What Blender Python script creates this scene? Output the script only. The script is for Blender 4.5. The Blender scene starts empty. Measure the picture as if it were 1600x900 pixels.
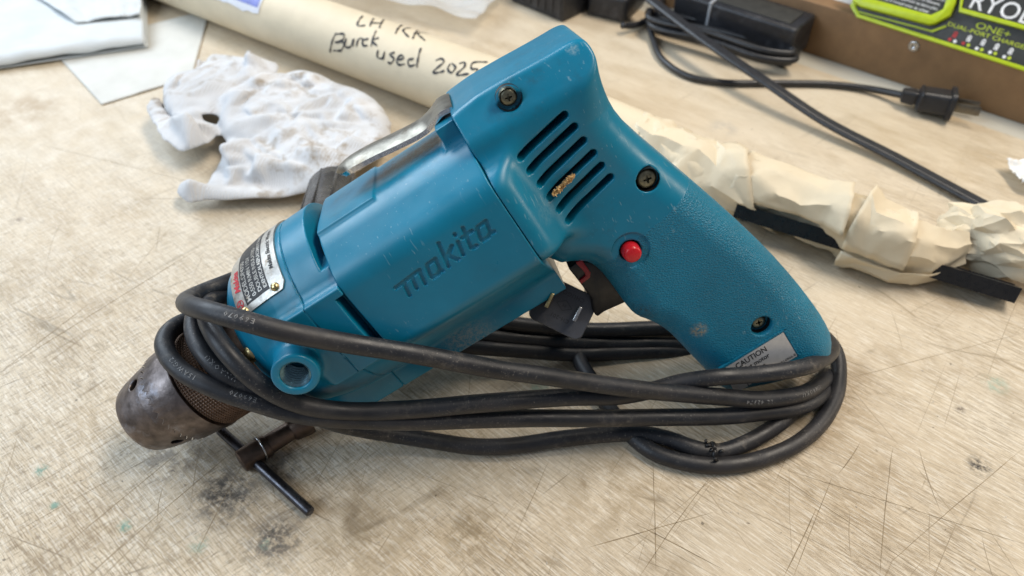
import bpy, bmesh, math, random
import numpy as np
from mathutils import Vector, Matrix, noise

# ------------------------------------------------------------------ camera, world, lights
scene = bpy.context.scene
COL = scene.collection
MM = 0.001
random.seed(4)
rng = np.random.default_rng(4)

cam_d = bpy.data.cameras.new('camera')
cam = bpy.data.objects.new('camera', cam_d); COL.objects.link(cam)
cam.location = (0, 0, 0.285)
cam.rotation_euler = (math.radians(45), 0, 0)
cam_d.sensor_width = 36; cam_d.lens = 26
cam_d.clip_start = 0.01; cam_d.clip_end = 50
cam_d.dof.use_dof = True; cam_d.dof.focus_distance = 0.285; cam_d.dof.aperture_fstop = 11.0
scene.camera = cam

scene.view_settings.view_transform = 'Standard'
scene.view_settings.look = 'None'
scene.view_settings.exposure = 0.0
scene.view_settings.gamma = 1.0
scene.view_settings.use_curve_mapping = False
scene.cycles.use_denoising = True
scene.cycles.max_bounces = 8

world = bpy.data.worlds.new('World'); scene.world = world
world.use_nodes = True
bg = world.node_tree.nodes['Background']
bg.inputs[0].default_value = (0.80, 0.86, 1.0, 1); bg.inputs[1].default_value = 0.20

def area(name, loc, target, sx, sy, power, color):
    l = bpy.data.lights.new(name, 'AREA'); l.shape = 'RECTANGLE'; l.size = sx; l.size_y = sy
    l.energy = power; l.color = color
    o = bpy.data.objects.new(name, l); COL.objects.link(o); o.location = loc
    d = Vector(target) - Vector(loc)
    o.rotation_euler = d.to_track_quat('-Z', 'Y').to_euler()
    return o
area('window_light', (-1.3, 1.35, 1.15), (0, 0.25, 0.05), 1.3, 1.0, 33, (0.78, 0.89, 1.0))
area('ceiling_light', (0.65, 0.45, 1.5), (0, 0.25, 0), 1.2, 0.35, 23, (1.0, 0.90, 0.77))
area('right_lamp', (1.5, 0.32, 0.62), (0.1, 0.2, 0.1), 0.12, 0.5, 5.0, (1.0, 0.86, 0.68))
area('front_window_light', (-1.35, -0.25, 1.0), (0, 0.25, 0.05), 0.9, 0.9, 14, (0.70, 0.84, 1.0))

# ------------------------------------------------------------------ frames
O_ = Vector((-156.04, 179.22, 0.00)) * MM
PSI = math.radians(8.000); LAM = math.radians(17.000)
EX = Vector((math.cos(PSI), math.sin(PSI), 0)); NH = Vector((-math.sin(PSI), math.cos(PSI), 0))
UP = Vector((0, 0, 1))
EZ = NH * math.sin(LAM) + UP * math.cos(LAM); EY = NH * math.cos(LAM) - UP * math.sin(LAM)
MD = Matrix(((EX.x, EY.x, EZ.x, O_.x), (EX.y, EY.y, EZ.y, O_.y), (EX.z, EY.z, EZ.z, O_.z), (0, 0, 0, 1)))
MDI = MD.inverted()
AXA = math.radians(29); CA, SA = math.cos(AXA), math.sin(AXA)

def ax2loc(V):
    """axis frame (s, y, q) in mm -> drill frame (u, y, w) in mm"""
    V = np.asarray(V, float)
    return np.stack([V[..., 0] * CA - V[..., 2] * SA, V[..., 1], V[..., 0] * SA + V[..., 2] * CA], -1)
def uw2ax(u, w):
    return (u * CA + w * SA, -u * SA + w * CA)
def w2loc(p):
    v = MDI @ (Vector(p) * MM); return (v.x / MM, v.y / MM, v.z / MM)

# ------------------------------------------------------------------ object helpers
def tag(o, label=None, cat=None, group=None, kind=None):
    if label: o['label'] = label
    if cat: o['category'] = cat
    if group: o['group'] = group
    if kind: o['kind'] = kind
    return o
def thing(name, label, cat, loc=(0, 0, 0), group=None):
    o = bpy.data.objects.new(name, None); COL.objects.link(o)
    o.location = Vector(loc) * MM; o.empty_display_size = 0.01
    return tag(o, label, cat, group)
def mobj(name, V, F, mat, parent=None, smooth=True, normals=None):
    me = bpy.data.meshes.new(name)
    V = np.asarray(V, float) * MM
    me.from_pydata(V.tolist(), [], F if isinstance(F, list) else F.tolist())
    if mat: me.materials.append(mat)
    if smooth:
        me.polygons.foreach_set('use_smooth', [True] * len(me.polygons))
    if normals is not None:
        me.normals_split_custom_set_from_vertices(normals.tolist())
    me.update()
    o = bpy.data.objects.new(name, me); COL.objects.link(o)
    if parent: o.parent = parent
    return o
def rebase(o, base):
    """shift a world-mm mesh so its parent Empty can sit at base"""
    o.data.transform(Matrix.Translation(-Vector(base) * MM)); return o
def bm_obj(name, bm, mat, parent=None, smooth=True, angle=35):
    me = bpy.data.meshes.new(name)
    bmesh.ops.scale(bm, vec=(MM, MM, MM), verts=bm.verts)
    bm.to_mesh(me); bm.free()
    if mat: me.materials.append(mat)
    if smooth:
        me.polygons.foreach_set('use_smooth', [True] * len(me.polygons))
        me.set_sharp_from_angle(angle=math.radians(angle))
    o = bpy.data.objects.new(name, me); COL.objects.link(o)
    if parent: o.parent = parent
    return o
def box_bm(bm, sx, sy, sz, M=None, bev=0.0, seg=2):
    r = bmesh.ops.create_cube(bm, size=1)
    bmesh.ops.scale(bm, vec=(sx, sy, sz), verts=r['verts'])
    if bev:
        ed = list({e for v in r['verts'] for e in v.link_edges})
        rr = bmesh.ops.bevel(bm, geom=ed, offset=bev, segments=seg, affect='EDGES', profile=0.5)
        vs = list({v for f in rr['faces'] for v in f.verts} | {v for v in r['verts'] if v.is_valid})
    else:
        vs = r['verts']
    if M is not None: bmesh.ops.transform(bm, matrix=M, verts=vs)
    return vs
def frame(origin, x, z):
    """Matrix (mm) with given x and approx z axes"""
    x = Vector(x).normalized(); z = Vector(z); z = (z - x * z.dot(x)).normalized(); y = z.cross(x)
    o = Vector(origin)
    return Matrix(((x.x, y.x, z.x, o.x), (x.y, y.y, z.y, o.y), (x.z, y.z, z.z, o.z), (0, 0, 0, 1)))
def lathe(prof, n=48, closed=True):
    """prof [(axial, radius)], returns V (axial, a, b), F"""
    V = []; F = []
    for a, r in prof:
        for k in range(n):
            t = 2 * math.pi * k / n; V.append((a, r * math.cos(t), r * math.sin(t)))
    for i in range(len(prof) - 1):
        for k in range(n):
            k2 = (k + 1) % n
            F.append([i * n + k, (i + 1) * n + k, (i + 1) * n + k2, i * n + k2])
    if closed:
        F.append(list(range(n))); F.append([(len(prof) - 1) * n + k for k in reversed(range(n))])
    return np.array(V), F
def catmull(P, per=10):
    P = np.asarray(P, float); n = len(P); out = []
    for i in range(n - 1):
        p1, p2 = P[i], P[i + 1]
        p0 = P[i - 1] if i > 0 else 2 * p1 - p2
        p3 = P[i + 2] if i + 2 < n else 2 * p2 - p1
        # centripetal
        t01 = max(np.linalg.norm(p1 - p0) ** .5, 1e-6); t12 = max(np.linalg.norm(p2 - p1) ** .5, 1e-6); t23 = max(np.linalg.norm(p3 - p2) ** .5, 1e-6)
        m1 = (p2 - p1) + t12 * ((p1 - p0) / t01 - (p2 - p0) / (t01 + t12))
        m2 = (p2 - p1) + t12 * ((p3 - p2) / t23 - (p3 - p1) / (t12 + t23))
        for k in range(per):
            t = k / per
            out.append((2*t**3-3*t*t+1)*p1 + (t**3-2*t*t+t)*m1 + (-2*t**3+3*t*t)*p2 + (t**3-t*t)*m2)
    out.append(P[-1]); return np.array(out)
def resample(P, step):
    d = np.r_[0, np.cumsum(np.linalg.norm(np.diff(P, axis=0), axis=1))]
    n = max(2, int(d[-1] / step)); t = np.linspace(0, d[-1], n)
    return np.stack([np.interp(t, d, P[:, i]) for i in range(3)], -1)
def frames_along(P, up0=(0, 0, 1)):
    T = np.gradient(P, axis=0); T /= np.linalg.norm(T, axis=1)[:, None]
    N = np.zeros_like(P); u = np.array(up0, float)
    for i in range(len(P)):
        u = u - T[i] * u.dot(T[i]); u /= np.linalg.norm(u) + 1e-9; N[i] = u
    return T, N, np.cross(T, N)
def tube(P, r, n=14, sx=1.0, caps=True, rfun=None, up0=(0, 0, 1)):
    T, N, B = frames_along(P, up0); V = []; F = []
    for i in range(len(P)):
        rr = r if rfun is None else rfun(i, len(P)) * r
        for k in range(n):
            a = 2 * math.pi * k / n
            V.append(P[i] + N[i] * rr * math.cos(a) + B[i] * rr * sx * math.sin(a))
    for i in range(len(P) - 1):
        for k in range(n):
            k2 = (k + 1) % n
            F.append([i * n + k, i * n + k2, (i + 1) * n + k2, (i + 1) * n + k])
    if caps:
        F.append(list(reversed(range(n)))); F.append([(len(P) - 1) * n + k for k in range(n)])
    return np.array(V), F
def text_geo(body, size, align='LEFT', shear=0.0, spacing=1.0, offset=0.0, res=3, xs=1.0):
    """2-D glyph mesh in units of size (mm): V (n,2), F"""
    cu = bpy.data.curves.new('glyphs', 'FONT'); cu.body = body; cu.size = size; cu.align_x = align
    cu.shear = shear; cu.space_character = spacing; cu.offset = offset; cu.resolution_u = res
    ob = bpy.data.objects.new('glyphs', cu)
    me = ob.to_mesh()
    V = np.array([v.co[:2] for v in me.vertices]).reshape(-1, 2) * np.array([xs, 1.0]); F = [list(p.vertices) for p in me.polygons]
    ob.to_mesh_clear(); bpy.data.objects.remove(ob); bpy.data.curves.remove(cu)
    return V, F
def plane_text(name, body, size, origin, xdir, ydir, mat, parent, lift=0.08, **kw):
    V, F = text_geo(body, size, **kw)
    x = np.array(Vector(xdir).normalized()); y = np.array(Vector(ydir).normalized()); nrm = np.cross(x, y)
    P = np.array(origin) + V[:, :1] * x + V[:, 1:] * y + nrm * lift
    return mobj(name, P, F, mat, parent, smooth=False)
def join_geo(parts):
    V = []; F = []; b = 0
    for v, f in parts:
        V.append(np.asarray(v, float)); F += [[i + b for i in q] for q in (f if isinstance(f, list) else f.tolist())]; b += len(v)
    return np.concatenate(V), F

# ------------------------------------------------------------------ signed distance modelling
def smax(a, b, k):
    h = np.clip(0.5 - 0.5 * (b - a) / k, 0, 1); return b + (a - b) * h + k * h * (1 - h)
def smin(a, b, k): return -smax(-a, -b, k)
def rint(a, b, r):
    """intersection with a round edge of radius r"""
    return np.minimum(np.maximum(a + r, b + r), 0) + np.sqrt(np.maximum(a + r, 0) ** 2 + np.maximum(b + r, 0) ** 2) - r
def poly_sdf(x, z, P):
    P = np.asarray(P, float); d = None; s = None
    x, z = np.broadcast_arrays(x, z)
    n = len(P); inside = np.zeros(x.shape, bool); d = np.full(x.shape, 1e9)
    for i in range(n):
        ax, az = P[i]; bx, bz = P[(i + 1) % n]; ex, ez = bx - ax, bz - az
        wx, wz = x - ax, z - az
        t = np.clip((wx * ex + wz * ez) / (ex * ex + ez * ez + 1e-9), 0, 1)
        d = np.minimum(d, (wx - ex * t) ** 2 + (wz - ez * t) ** 2)
        c = ((az <= z) & (bz > z)) | ((bz <= z) & (az > z))
        if ez != 0:
            inside ^= c & (x < ax + (z - az) / ez * ex)
    d = np.sqrt(d); return np.where(inside, -d, d)
def seg_sdf(x, z, a, b):
    ex, ez = b[0] - a[0], b[1] - a[1]; wx, wz = x - a[0], z - a[1]
    t = np.clip((wx * ex + wz * ez) / (ex * ex + ez * ez + 1e-9), 0, 1)
    return np.sqrt((wx - ex * t) ** 2 + (wz - ez * t) ** 2)
def surf(f, lo, hi, h, newton=2):
    """naive surface nets of f(x,y,z) < 0, projected onto f = 0; V, quads, normals"""
    ax = [np.arange(lo[i], hi[i] + h, h) for i in range(3)]
    X = ax[0][:, None, None]; Y = ax[1][None, :, None]; Z = ax[2][None, None, :]
    D = np.broadcast_to(f(X, Y, Z), (len(ax[0]), len(ax[1]), len(ax[2]))).astype(np.float32)
    ins = D < 0
    nx, ny, nz = D.shape
    cnt = np.zeros((nx - 1, ny - 1, nz - 1), np.int8)
    for i in (0, 1):
        for j in (0, 1):
            for k in (0, 1):
                cnt += ins[i:nx - 1 + i, j:ny - 1 + j, k:nz - 1 + k]
    act = (cnt > 0) & (cnt < 8)
    idx = np.full(act.shape, -1, np.int64); ci = np.argwhere(act); idx[act] = np.arange(len(ci))
    acc = np.zeros((len(ci), 3)); num = np.zeros(len(ci))
    corners = [(i, j, k) for i in (0, 1) for j in (0, 1) for k in (0, 1)]
    cv = {c: D[ci[:, 0] + c[0], ci[:, 1] + c[1], ci[:, 2] + c[2]] for c in corners}
    for c in corners:
        for a in range(3):
            if c[a] == 0:
                e = list(c); e[a] = 1; e = tuple(e)
                va, vb = cv[c], cv[e]; m = (va < 0) != (vb < 0)
                t = np.where(m, va / np.where(m, va - vb, 1), 0)
                p = np.array(c, float)[None, :].repeat(len(ci), 0); p[:, a] += t
                acc += np.where(m[:, None], p, 0); num += m
    V = (ci + acc / num[:, None]) * h + np.array(lo)
    Fs = []
    for a in range(3):
        b, c = (a + 1) % 3, (a + 2) % 3
        sl0 = [slice(None)] * 3; sl1 = [slice(None)] * 3
        sl0[a] = slice(0, -1); sl1[a] = slice(1, None)
        A, B = ins[tuple(sl0)], ins[tuple(sl1)]
        cr = np.argwhere(A != B)
        ok = (cr[:, b] > 0) & (cr[:, c] > 0) & (cr[:, b] < D.shape[b] - 1) & (cr[:, c] < D.shape[c] - 1)
        cr = cr[ok]; flip = A[cr[:, 0], cr[:, 1], cr[:, 2]]
        def at(db, dc):
            q = cr.copy(); q[:, b] += db; q[:, c] += dc
            return idx[q[:, 0], q[:, 1], q[:, 2]]
        Q = np.stack([at(-1, -1), at(0, -1), at(0, 0), at(-1, 0)], -1)
        Q = np.where(flip[:, None], Q, Q[:, ::-1])
        Fs.append(Q[(Q >= 0).all(1)])
    F = np.concatenate(Fs)
    fv = lambda P: f(P[:, 0], P[:, 1], P[:, 2])
    e = 0.15 * h
    def grad(P, e):
        g = np.stack([fv(P + np.eye(3)[i] * e) - fv(P - np.eye(3)[i] * e) for i in range(3)], -1) / (2 * e)
        return g
    for _ in range(newton):
        g = grad(V, e); g2 = (g * g).sum(1) + 1e-6
        st = (fv(V) / np.maximum(g2, 0.2))[:, None] * g
        V = V - np.clip(st, -0.4 * h, 0.4 * h)
    g = grad(V, 0.6 * h); N = g / (np.linalg.norm(g, axis=1)[:, None] + 1e-9)
    return V, F, N

# ------------------------------------------------------------------ materials
class NT:
    def __init__(s, name):
        s.m = bpy.data.materials.new(name); s.m.use_nodes = True; s.t = s.m.node_tree; s.n = s.t.nodes
        s.b = s.n['Principled BSDF']; s.tc = s.n.new('ShaderNodeTexCoord')
    def set(s, sock, v):
        i = s.b.inputs[sock]
        if hasattr(v, 'links'): s.t.links.new(v, i)
        else: i.default_value = (*v, 1) if isinstance(v, tuple) and len(v) == 3 and i.type == 'RGBA' else v
        return s
    def link(s, a, b): s.t.links.new(a, b)
    def coord(s, kind='Object', scale=(1, 1, 1), rot=(0, 0, 0), loc=(0, 0, 0)):
        mp = s.n.new('ShaderNodeMapping'); s.link(s.tc.outputs[kind], mp.inputs[0]); mp.inputs['Rotation'].default_value = rot
        m2 = s.n.new('ShaderNodeMapping'); s.link(mp.outputs[0], m2.inputs[0])      # turn first, then stretch
        m2.inputs['Scale'].default_value = scale; m2.inputs['Location'].default_value = loc
        return m2.outputs[0]
    def noise(s, scale, detail=4, rough=0.55, vec=None, dist=0.0, out=0):
        x = s.n.new('ShaderNodeTexNoise'); x.inputs['Scale'].default_value = scale; x.inputs['Detail'].default_value = detail
        x.inputs['Roughness'].default_value = rough; x.inputs['Distortion'].default_value = dist
        s.link(vec if vec is not None else s.tc.outputs['Object'], x.inputs['Vector']); return x.outputs[out]
    def voronoi(s, scale, vec=None, feature='F1', out=0, rand=1.0):
        x = s.n.new('ShaderNodeTexVoronoi'); x.feature = feature; x.inputs['Scale'].default_value = scale
        x.inputs['Randomness'].default_value = rand
        s.link(vec if vec is not None else s.tc.outputs['Object'], x.inputs['Vector']); return x.outputs[out]
    def ramp(s, v, a, b, ca=0.0, cb=1.0, smooth=False):
        x = s.n.new('ShaderNodeMapRange'); x.inputs[1].default_value = a; x.inputs[2].default_value = b
        x.inputs[3].default_value = ca; x.inputs[4].default_value = cb
        if smooth: x.interpolation_type = 'SMOOTHSTEP'
        s.link(v, x.inputs[0]); return x.outputs[0]
    def math(s, op, a, b=None, clamp=False):
        x = s.n.new('ShaderNodeMath'); x.operation = op; x.use_clamp = clamp
        for i, v in enumerate((a, b)):
            if v is None: continue
            if hasattr(v, 'links'): s.link(v, x.inputs[i])
            else: x.inputs[i].default_value = v
        return x.outputs[0]
    def mix(s, f, a, b, blend='MIX'):
        x = s.n.new('ShaderNodeMix'); x.data_type = 'RGBA'; x.blend_type = blend
        for i, v in ((0, f), (6, a), (7, b)):
            if hasattr(v, 'links'): s.link(v, x.inputs[i])
            else: x.inputs[i].default_value = (*v, 1) if isinstance(v, tuple) else v
        return x.outputs[2]
    def sep(s, v):
        x = s.n.new('ShaderNodeSeparateXYZ'); s.link(v, x.inputs[0]); return x.outputs
    def dot(s, v, d):
        x = s.n.new('ShaderNodeVectorMath'); x.operation = 'DOT_PRODUCT'; s.link(v, x.inputs[0]); x.inputs[1].default_value = d
        return x.outputs['Value']
    def dist(s, v, p):
        x = s.n.new('ShaderNodeVectorMath'); x.operation = 'DISTANCE'; s.link(v, x.inputs[0]); x.inputs[1].default_value = p
        return x.outputs['Value']
    def bump(s, h, strength=0.3, dist=0.001, prev=None):
        x = s.n.new('ShaderNodeBump'); x.inputs['Strength'].default_value = strength; x.inputs['Distance'].default_value = dist
        s.link(h, x.inputs['Height'])
        if prev is not None: s.link(prev, x.inputs['Normal'])
        return x.outputs[0]

def simple(name, col, rough=0.5, metal=0.0, var=0.15, nscale=200, bump=0.0, bscale=900, bdist=0.0003, dirt=None, dirt_amt=0.0, dscale=60, spec=0.5, coat=0.0):
    k = NT(name); n = k.noise(nscale, 5)
    dark = tuple(c * (1 - var) for c in col); lite = tuple(min(1, c * (1 + var)) for c in col)
    c = k.mix(k.ramp(n, 0.3, 0.7), dark, lite)
    if dirt:
        dm = k.ramp(k.noise(dscale, 6, 0.65), 0.55, 0.72, 0, dirt_amt); c = k.mix(dm, c, dirt)
    k.set('Base Color', c).set('Metallic', metal)
    k.set('Roughness', k.ramp(k.noise(nscale * 1.7, 4), 0.3, 0.7, max(0.03, rough - 0.08), min(1, rough + 0.08)))
    k.b.inputs['Specular IOR Level'].default_value = spec
    if coat: k.b.inputs['Coat Weight'].default_value = coat
    if bump: k.set('Normal', k.bump(k.noise(bscale, 4), bump, bdist))
    return k.m

def plastic(name, base, leather=None, grime=None):
    """worn blue-green moulded plastic; leather = (n, c) half-space that carries the leather grain; grime = list of (point, radius, colour, amount)"""
    k = NT(name); obj = k.tc.outputs['Object']
    c = k.mix(k.ramp(k.noise(28, 5), 0.35, 0.65), tuple(x * 0.86 for x in base), tuple(x * 1.1 for x in base))
    # pale scuffs and specks
    sc = k.ramp(k.noise(520, 3, 0.6), 0.67, 0.73, 0, 0.3)
    area_m = k.ramp(k.noise(45, 4), 0.5, 0.68)
    c = k.mix(k.math('MULTIPLY', sc, area_m), c, (0.25, 0.42, 0.50))
    scv = k.coord(scale=(900, 900, 60), rot=(0.3, 0.5, 0.2))
    sl = k.math('MULTIPLY', k.ramp(k.noise(1.0, 2, 0.5, vec=scv), 0.66, 0.72, 0, 0.32), k.ramp(k.noise(30, 3), 0.50, 0.62))
    c = k.mix(sl, c, (0.35, 0.5, 0.55))
    # dark dirt
    dk = k.math('MULTIPLY', k.ramp(k.noise(150, 6, 0.7), 0.52, 0.75, 0, 0.55), k.ramp(k.noise(22, 3), 0.48, 0.7))
    c = k.mix(dk, c, (0.03, 0.035, 0.03))
    for p, r, col, amt in (grime or []):
        d = k.dist(obj, tuple(x * MM for x in p))
        m = k.math('MULTIPLY', k.ramp(d, r * MM, r * MM * 0.3, 0, amt, True), k.ramp(k.noise(700, 6, 0.8), 0.42, 0.62))
        c = k.mix(m, c, col)
    k.set('Base Color', c)
    k.b.inputs['Specular IOR Level'].default_value = 0.5
    rough = k.ramp(k.noise(90, 5), 0.3, 0.7, 0.27, 0.42)
    nb = k.bump(k.noise(1500, 3), 0.05, 0.0003)
    if leather:
        d = k.dot(obj, leather[0]); m = k.ramp(d, leather[1] - 0.0001, leather[1] + 0.0002)
        v1 = k.voronoi(820, feature='DISTANCE_TO_EDGE', vec=k.coord(scale=(1, 1, 1.25)))
        h = k.math('MULTIPLY', k.ramp(v1, 0.0, 0.35), m)
        h2 = k.math('ADD', h, k.math('MULTIPLY', k.noise(1300, 3), k.math('MULTIPLY', m, 0.5)))
        nb = k.bump(h2, 0.6, 0.0004, nb)
        mx = k.n.new('ShaderNodeMix'); k.link(m, mx.inputs[0]); k.link(rough, mx.inputs[2]); mx.inputs[3].default_value = 0.46
        rough = mx.outputs[0]
    k.set('Roughness', rough).set('Normal', nb)
    return k.m

TEAL = (0.0010, 0.172, 0.288)
M = {}
d_l = uw = None
P1 = np.array((198.93, 86.00)); P2 = np.array((224.62, 107.73)); dv = (P2 - P1) / np.linalg.norm(P2 - P1)
nl = np.array([dv[1], -dv[0]])
if nl[0] < 0: nl = -nl
GR = (0.42, 0.36, 0.27)
M['shell'] = plastic('worn_teal_shell', TEAL, ((nl[0], 0, nl[1]), float(nl @ P1) * MM),
    [((236.26, -20.00, 48.55), 5, (0.35, 0.27, 0.16), 1.0), ((211.03, -18.00, 57.25), 9, (0.02, 0.03, 0.03), 0.8), ((168.55, -26.00, 111.51), 8, (0.3, 0.4, 0.42), 0.22),
     ((182.91, -18.00, 166.08), 3, (0.5, 0.6, 0.6), 0.5)])
M['motor'] = plastic('worn_teal_motor_case', TEAL, None,
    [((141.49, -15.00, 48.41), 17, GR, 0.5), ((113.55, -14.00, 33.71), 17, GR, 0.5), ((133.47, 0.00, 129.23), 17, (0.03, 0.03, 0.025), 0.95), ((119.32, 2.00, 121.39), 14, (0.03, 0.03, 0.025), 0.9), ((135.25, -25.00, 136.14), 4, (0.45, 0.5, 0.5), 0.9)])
M['gear'] = plastic('worn_teal_gear_case', (0.0010, 0.176, 0.298), None,
    [((68.82, -40.00, 58.07), 8, (0.3, 0.4, 0.42), 0.5)])
M['black_hole'] = simple('dark_interior', (0.006, 0.006, 0.007), 0.9)  # near-black standing in for shade inside slots and vents
M['rubber'] = None
def rubber(name, base=(0.010, 0.011, 0.014), dust=0.5):
    k = NT(name)
    c = k.mix(k.ramp(k.noise(60, 4), 0.35, 0.65), base, tuple(x * 1.9 for x in base))
    d1 = k.math('MULTIPLY', k.ramp(k.noise(1100, 3, 0.7), 0.60, 0.70, 0, dust), k.ramp(k.noise(30, 4), 0.40, 0.62))
    c = k.mix(d1, c, (0.32, 0.29, 0.25))
    d2 = k.ramp(k.noise(22, 6, 0.65), 0.47, 0.74, 0, 0.42); c = k.mix(d2, c, (0.070, 0.056, 0.044))
    d3 = k.math('MULTIPLY', k.ramp(k.noise(260, 5, 0.75), 0.52, 0.7, 0, 0.5), k.ramp(k.noise(34, 3), 0.5, 0.66)); c = k.mix(d3, c, (0.20, 0.175, 0.145))
    k.set('Base Color', c).set('Roughness', k.ramp(k.noise(120, 4), 0.3, 0.7, 0.38, 0.58))
    k.set('Normal', k.bump(k.noise(700, 4), 0.12, 0.0004))
    return k.m
M['cord'] = rubber('dusty_black_cord')
M['plug'] = rubber('black_plug_rubber', (0.055, 0.058, 0.068), 0.3)
M['print'] = simple('pale_print', (0.24, 0.24, 0.24), 0.7, var=0.5, nscale=700)
M['black_plastic'] = simple('black_plastic', (0.012, 0.012, 0.013), 0.38, var=0.25, bump=0.05)
M['handle_plastic'] = simple('side_grip_plastic', (0.014, 0.013, 0.013), 0.28, var=0.2)
M['adapter'] = simple('dusty_black_adapter', (0.014, 0.015, 0.019), 0.42, var=0.3, dirt=(0.14, 0.14, 0.15), dirt_amt=0.35, bump=0.05)
M['steel'] = simple('worn_steel', (0.50, 0.50, 0.50), 0.3, 1.0, 0.2, 300, dirt=(0.10, 0.08, 0.06), dirt_amt=0.6, bump=0.08, bscale=1200)
M['hook_steel'] = simple('aged_zinc_hook', (0.21, 0.195, 0.165), 0.40, 1.0, 0.3, 160, dirt=(0.10, 0.075, 0.045), dirt_amt=0.8, dscale=110, bump=0.12, bscale=900)
M['bright_edge'] = simple('bright_sheared_edge', (0.85, 0.85, 0.86), 0.22, 1.0, 0.25, 900)
M['brass_screw'] = simple('yellow_zinc_screw', (0.22, 0.21, 0.15), 0.4, 1.0, 0.25, 700, dirt=(0.05, 0.05, 0.03), dirt_amt=0.7, dscale=300)
M['brass'] = simple('brass', (0.55, 0.44, 0.22), 0.3, 1.0, 0.25, 500)
M['chuck'] = simple('browned_chuck_steel', (0.165, 0.140, 0.132), 0.43, 1.0, 0.45, 170, dirt=(0.34, 0.35, 0.40), dirt_amt=0.85, dscale=75, bump=0.3, bscale=900)  # pale bluish patches put the steel's sheen into the colour
M['grime'] = simple('black_grime', (0.012, 0.011, 0.010), 0.7)
M['chuck_bright'] = simple('chipped_bright_steel', (0.75, 0.73, 0.70), 0.35, 1.0, 0.2, 900)
M['sleeve'] = simple('rusty_knurled_steel', (0.13, 0.085, 0.062), 0.55, 0.8, 0.35, 260, dirt=(0.20, 0.15, 0.11), dirt_amt=0.6, dscale=180)
M['key'] = simple('chuck_key_steel', (0.13, 0.095, 0.075), 0.45, 0.9, 0.4, 150, dirt=(0.20, 0.12, 0.08), dirt_amt=0.6, dscale=130, bump=0.2, bscale=700)
M['pin'] = simple('chuck_key_pin_steel', (0.08, 0.08, 0.09), 0.32, 0.9, 0.4, 200, bump=0.15, bscale=600)
M['thread'] = simple('dirty_thread_metal', (0.12, 0.22, 0.27), 0.28, 0.8, 0.2, 500)
M['red'] = simple('red_plastic', (0.55, 0.012, 0.02), 0.28, var=0.12)
M['red_dark'] = simple('red_trigger_insert', (0.32, 0.012, 0.022), 0.4, var=0.2)
M['label'] = simple('silver_caution_foil', (0.58, 0.58, 0.58), 0.42, 0.35, 0.1, 200, dirt=(0.35, 0.33, 0.30), dirt_amt=0.5, dscale=200)
M['ink'] = simple('black_ink', (0.012, 0.012, 0.013), 0.5)
M['plate'] = simple('nameplate_aluminium', (0.50, 0.48, 0.44), 0.40, 0.75, 0.2, 400, dirt=(0.20, 0.12, 0.05), dirt_amt=0.95, dscale=150)
M['plate_black'] = simple('nameplate_black_print', (0.03, 0.03, 0.033), 0.5, 0.2, 0.3, 400)
M['plate_red'] = simple('nameplate_red_print', (0.50, 0.03, 0.045), 0.5)
M['sawdust'] = simple('sawdust', (0.62, 0.40, 0.17), 0.95, var=0.35, nscale=900)
M['dust'] = simple('dust_specks', (0.50, 0.44, 0.36), 0.95, var=0.3, nscale=900)

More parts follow.
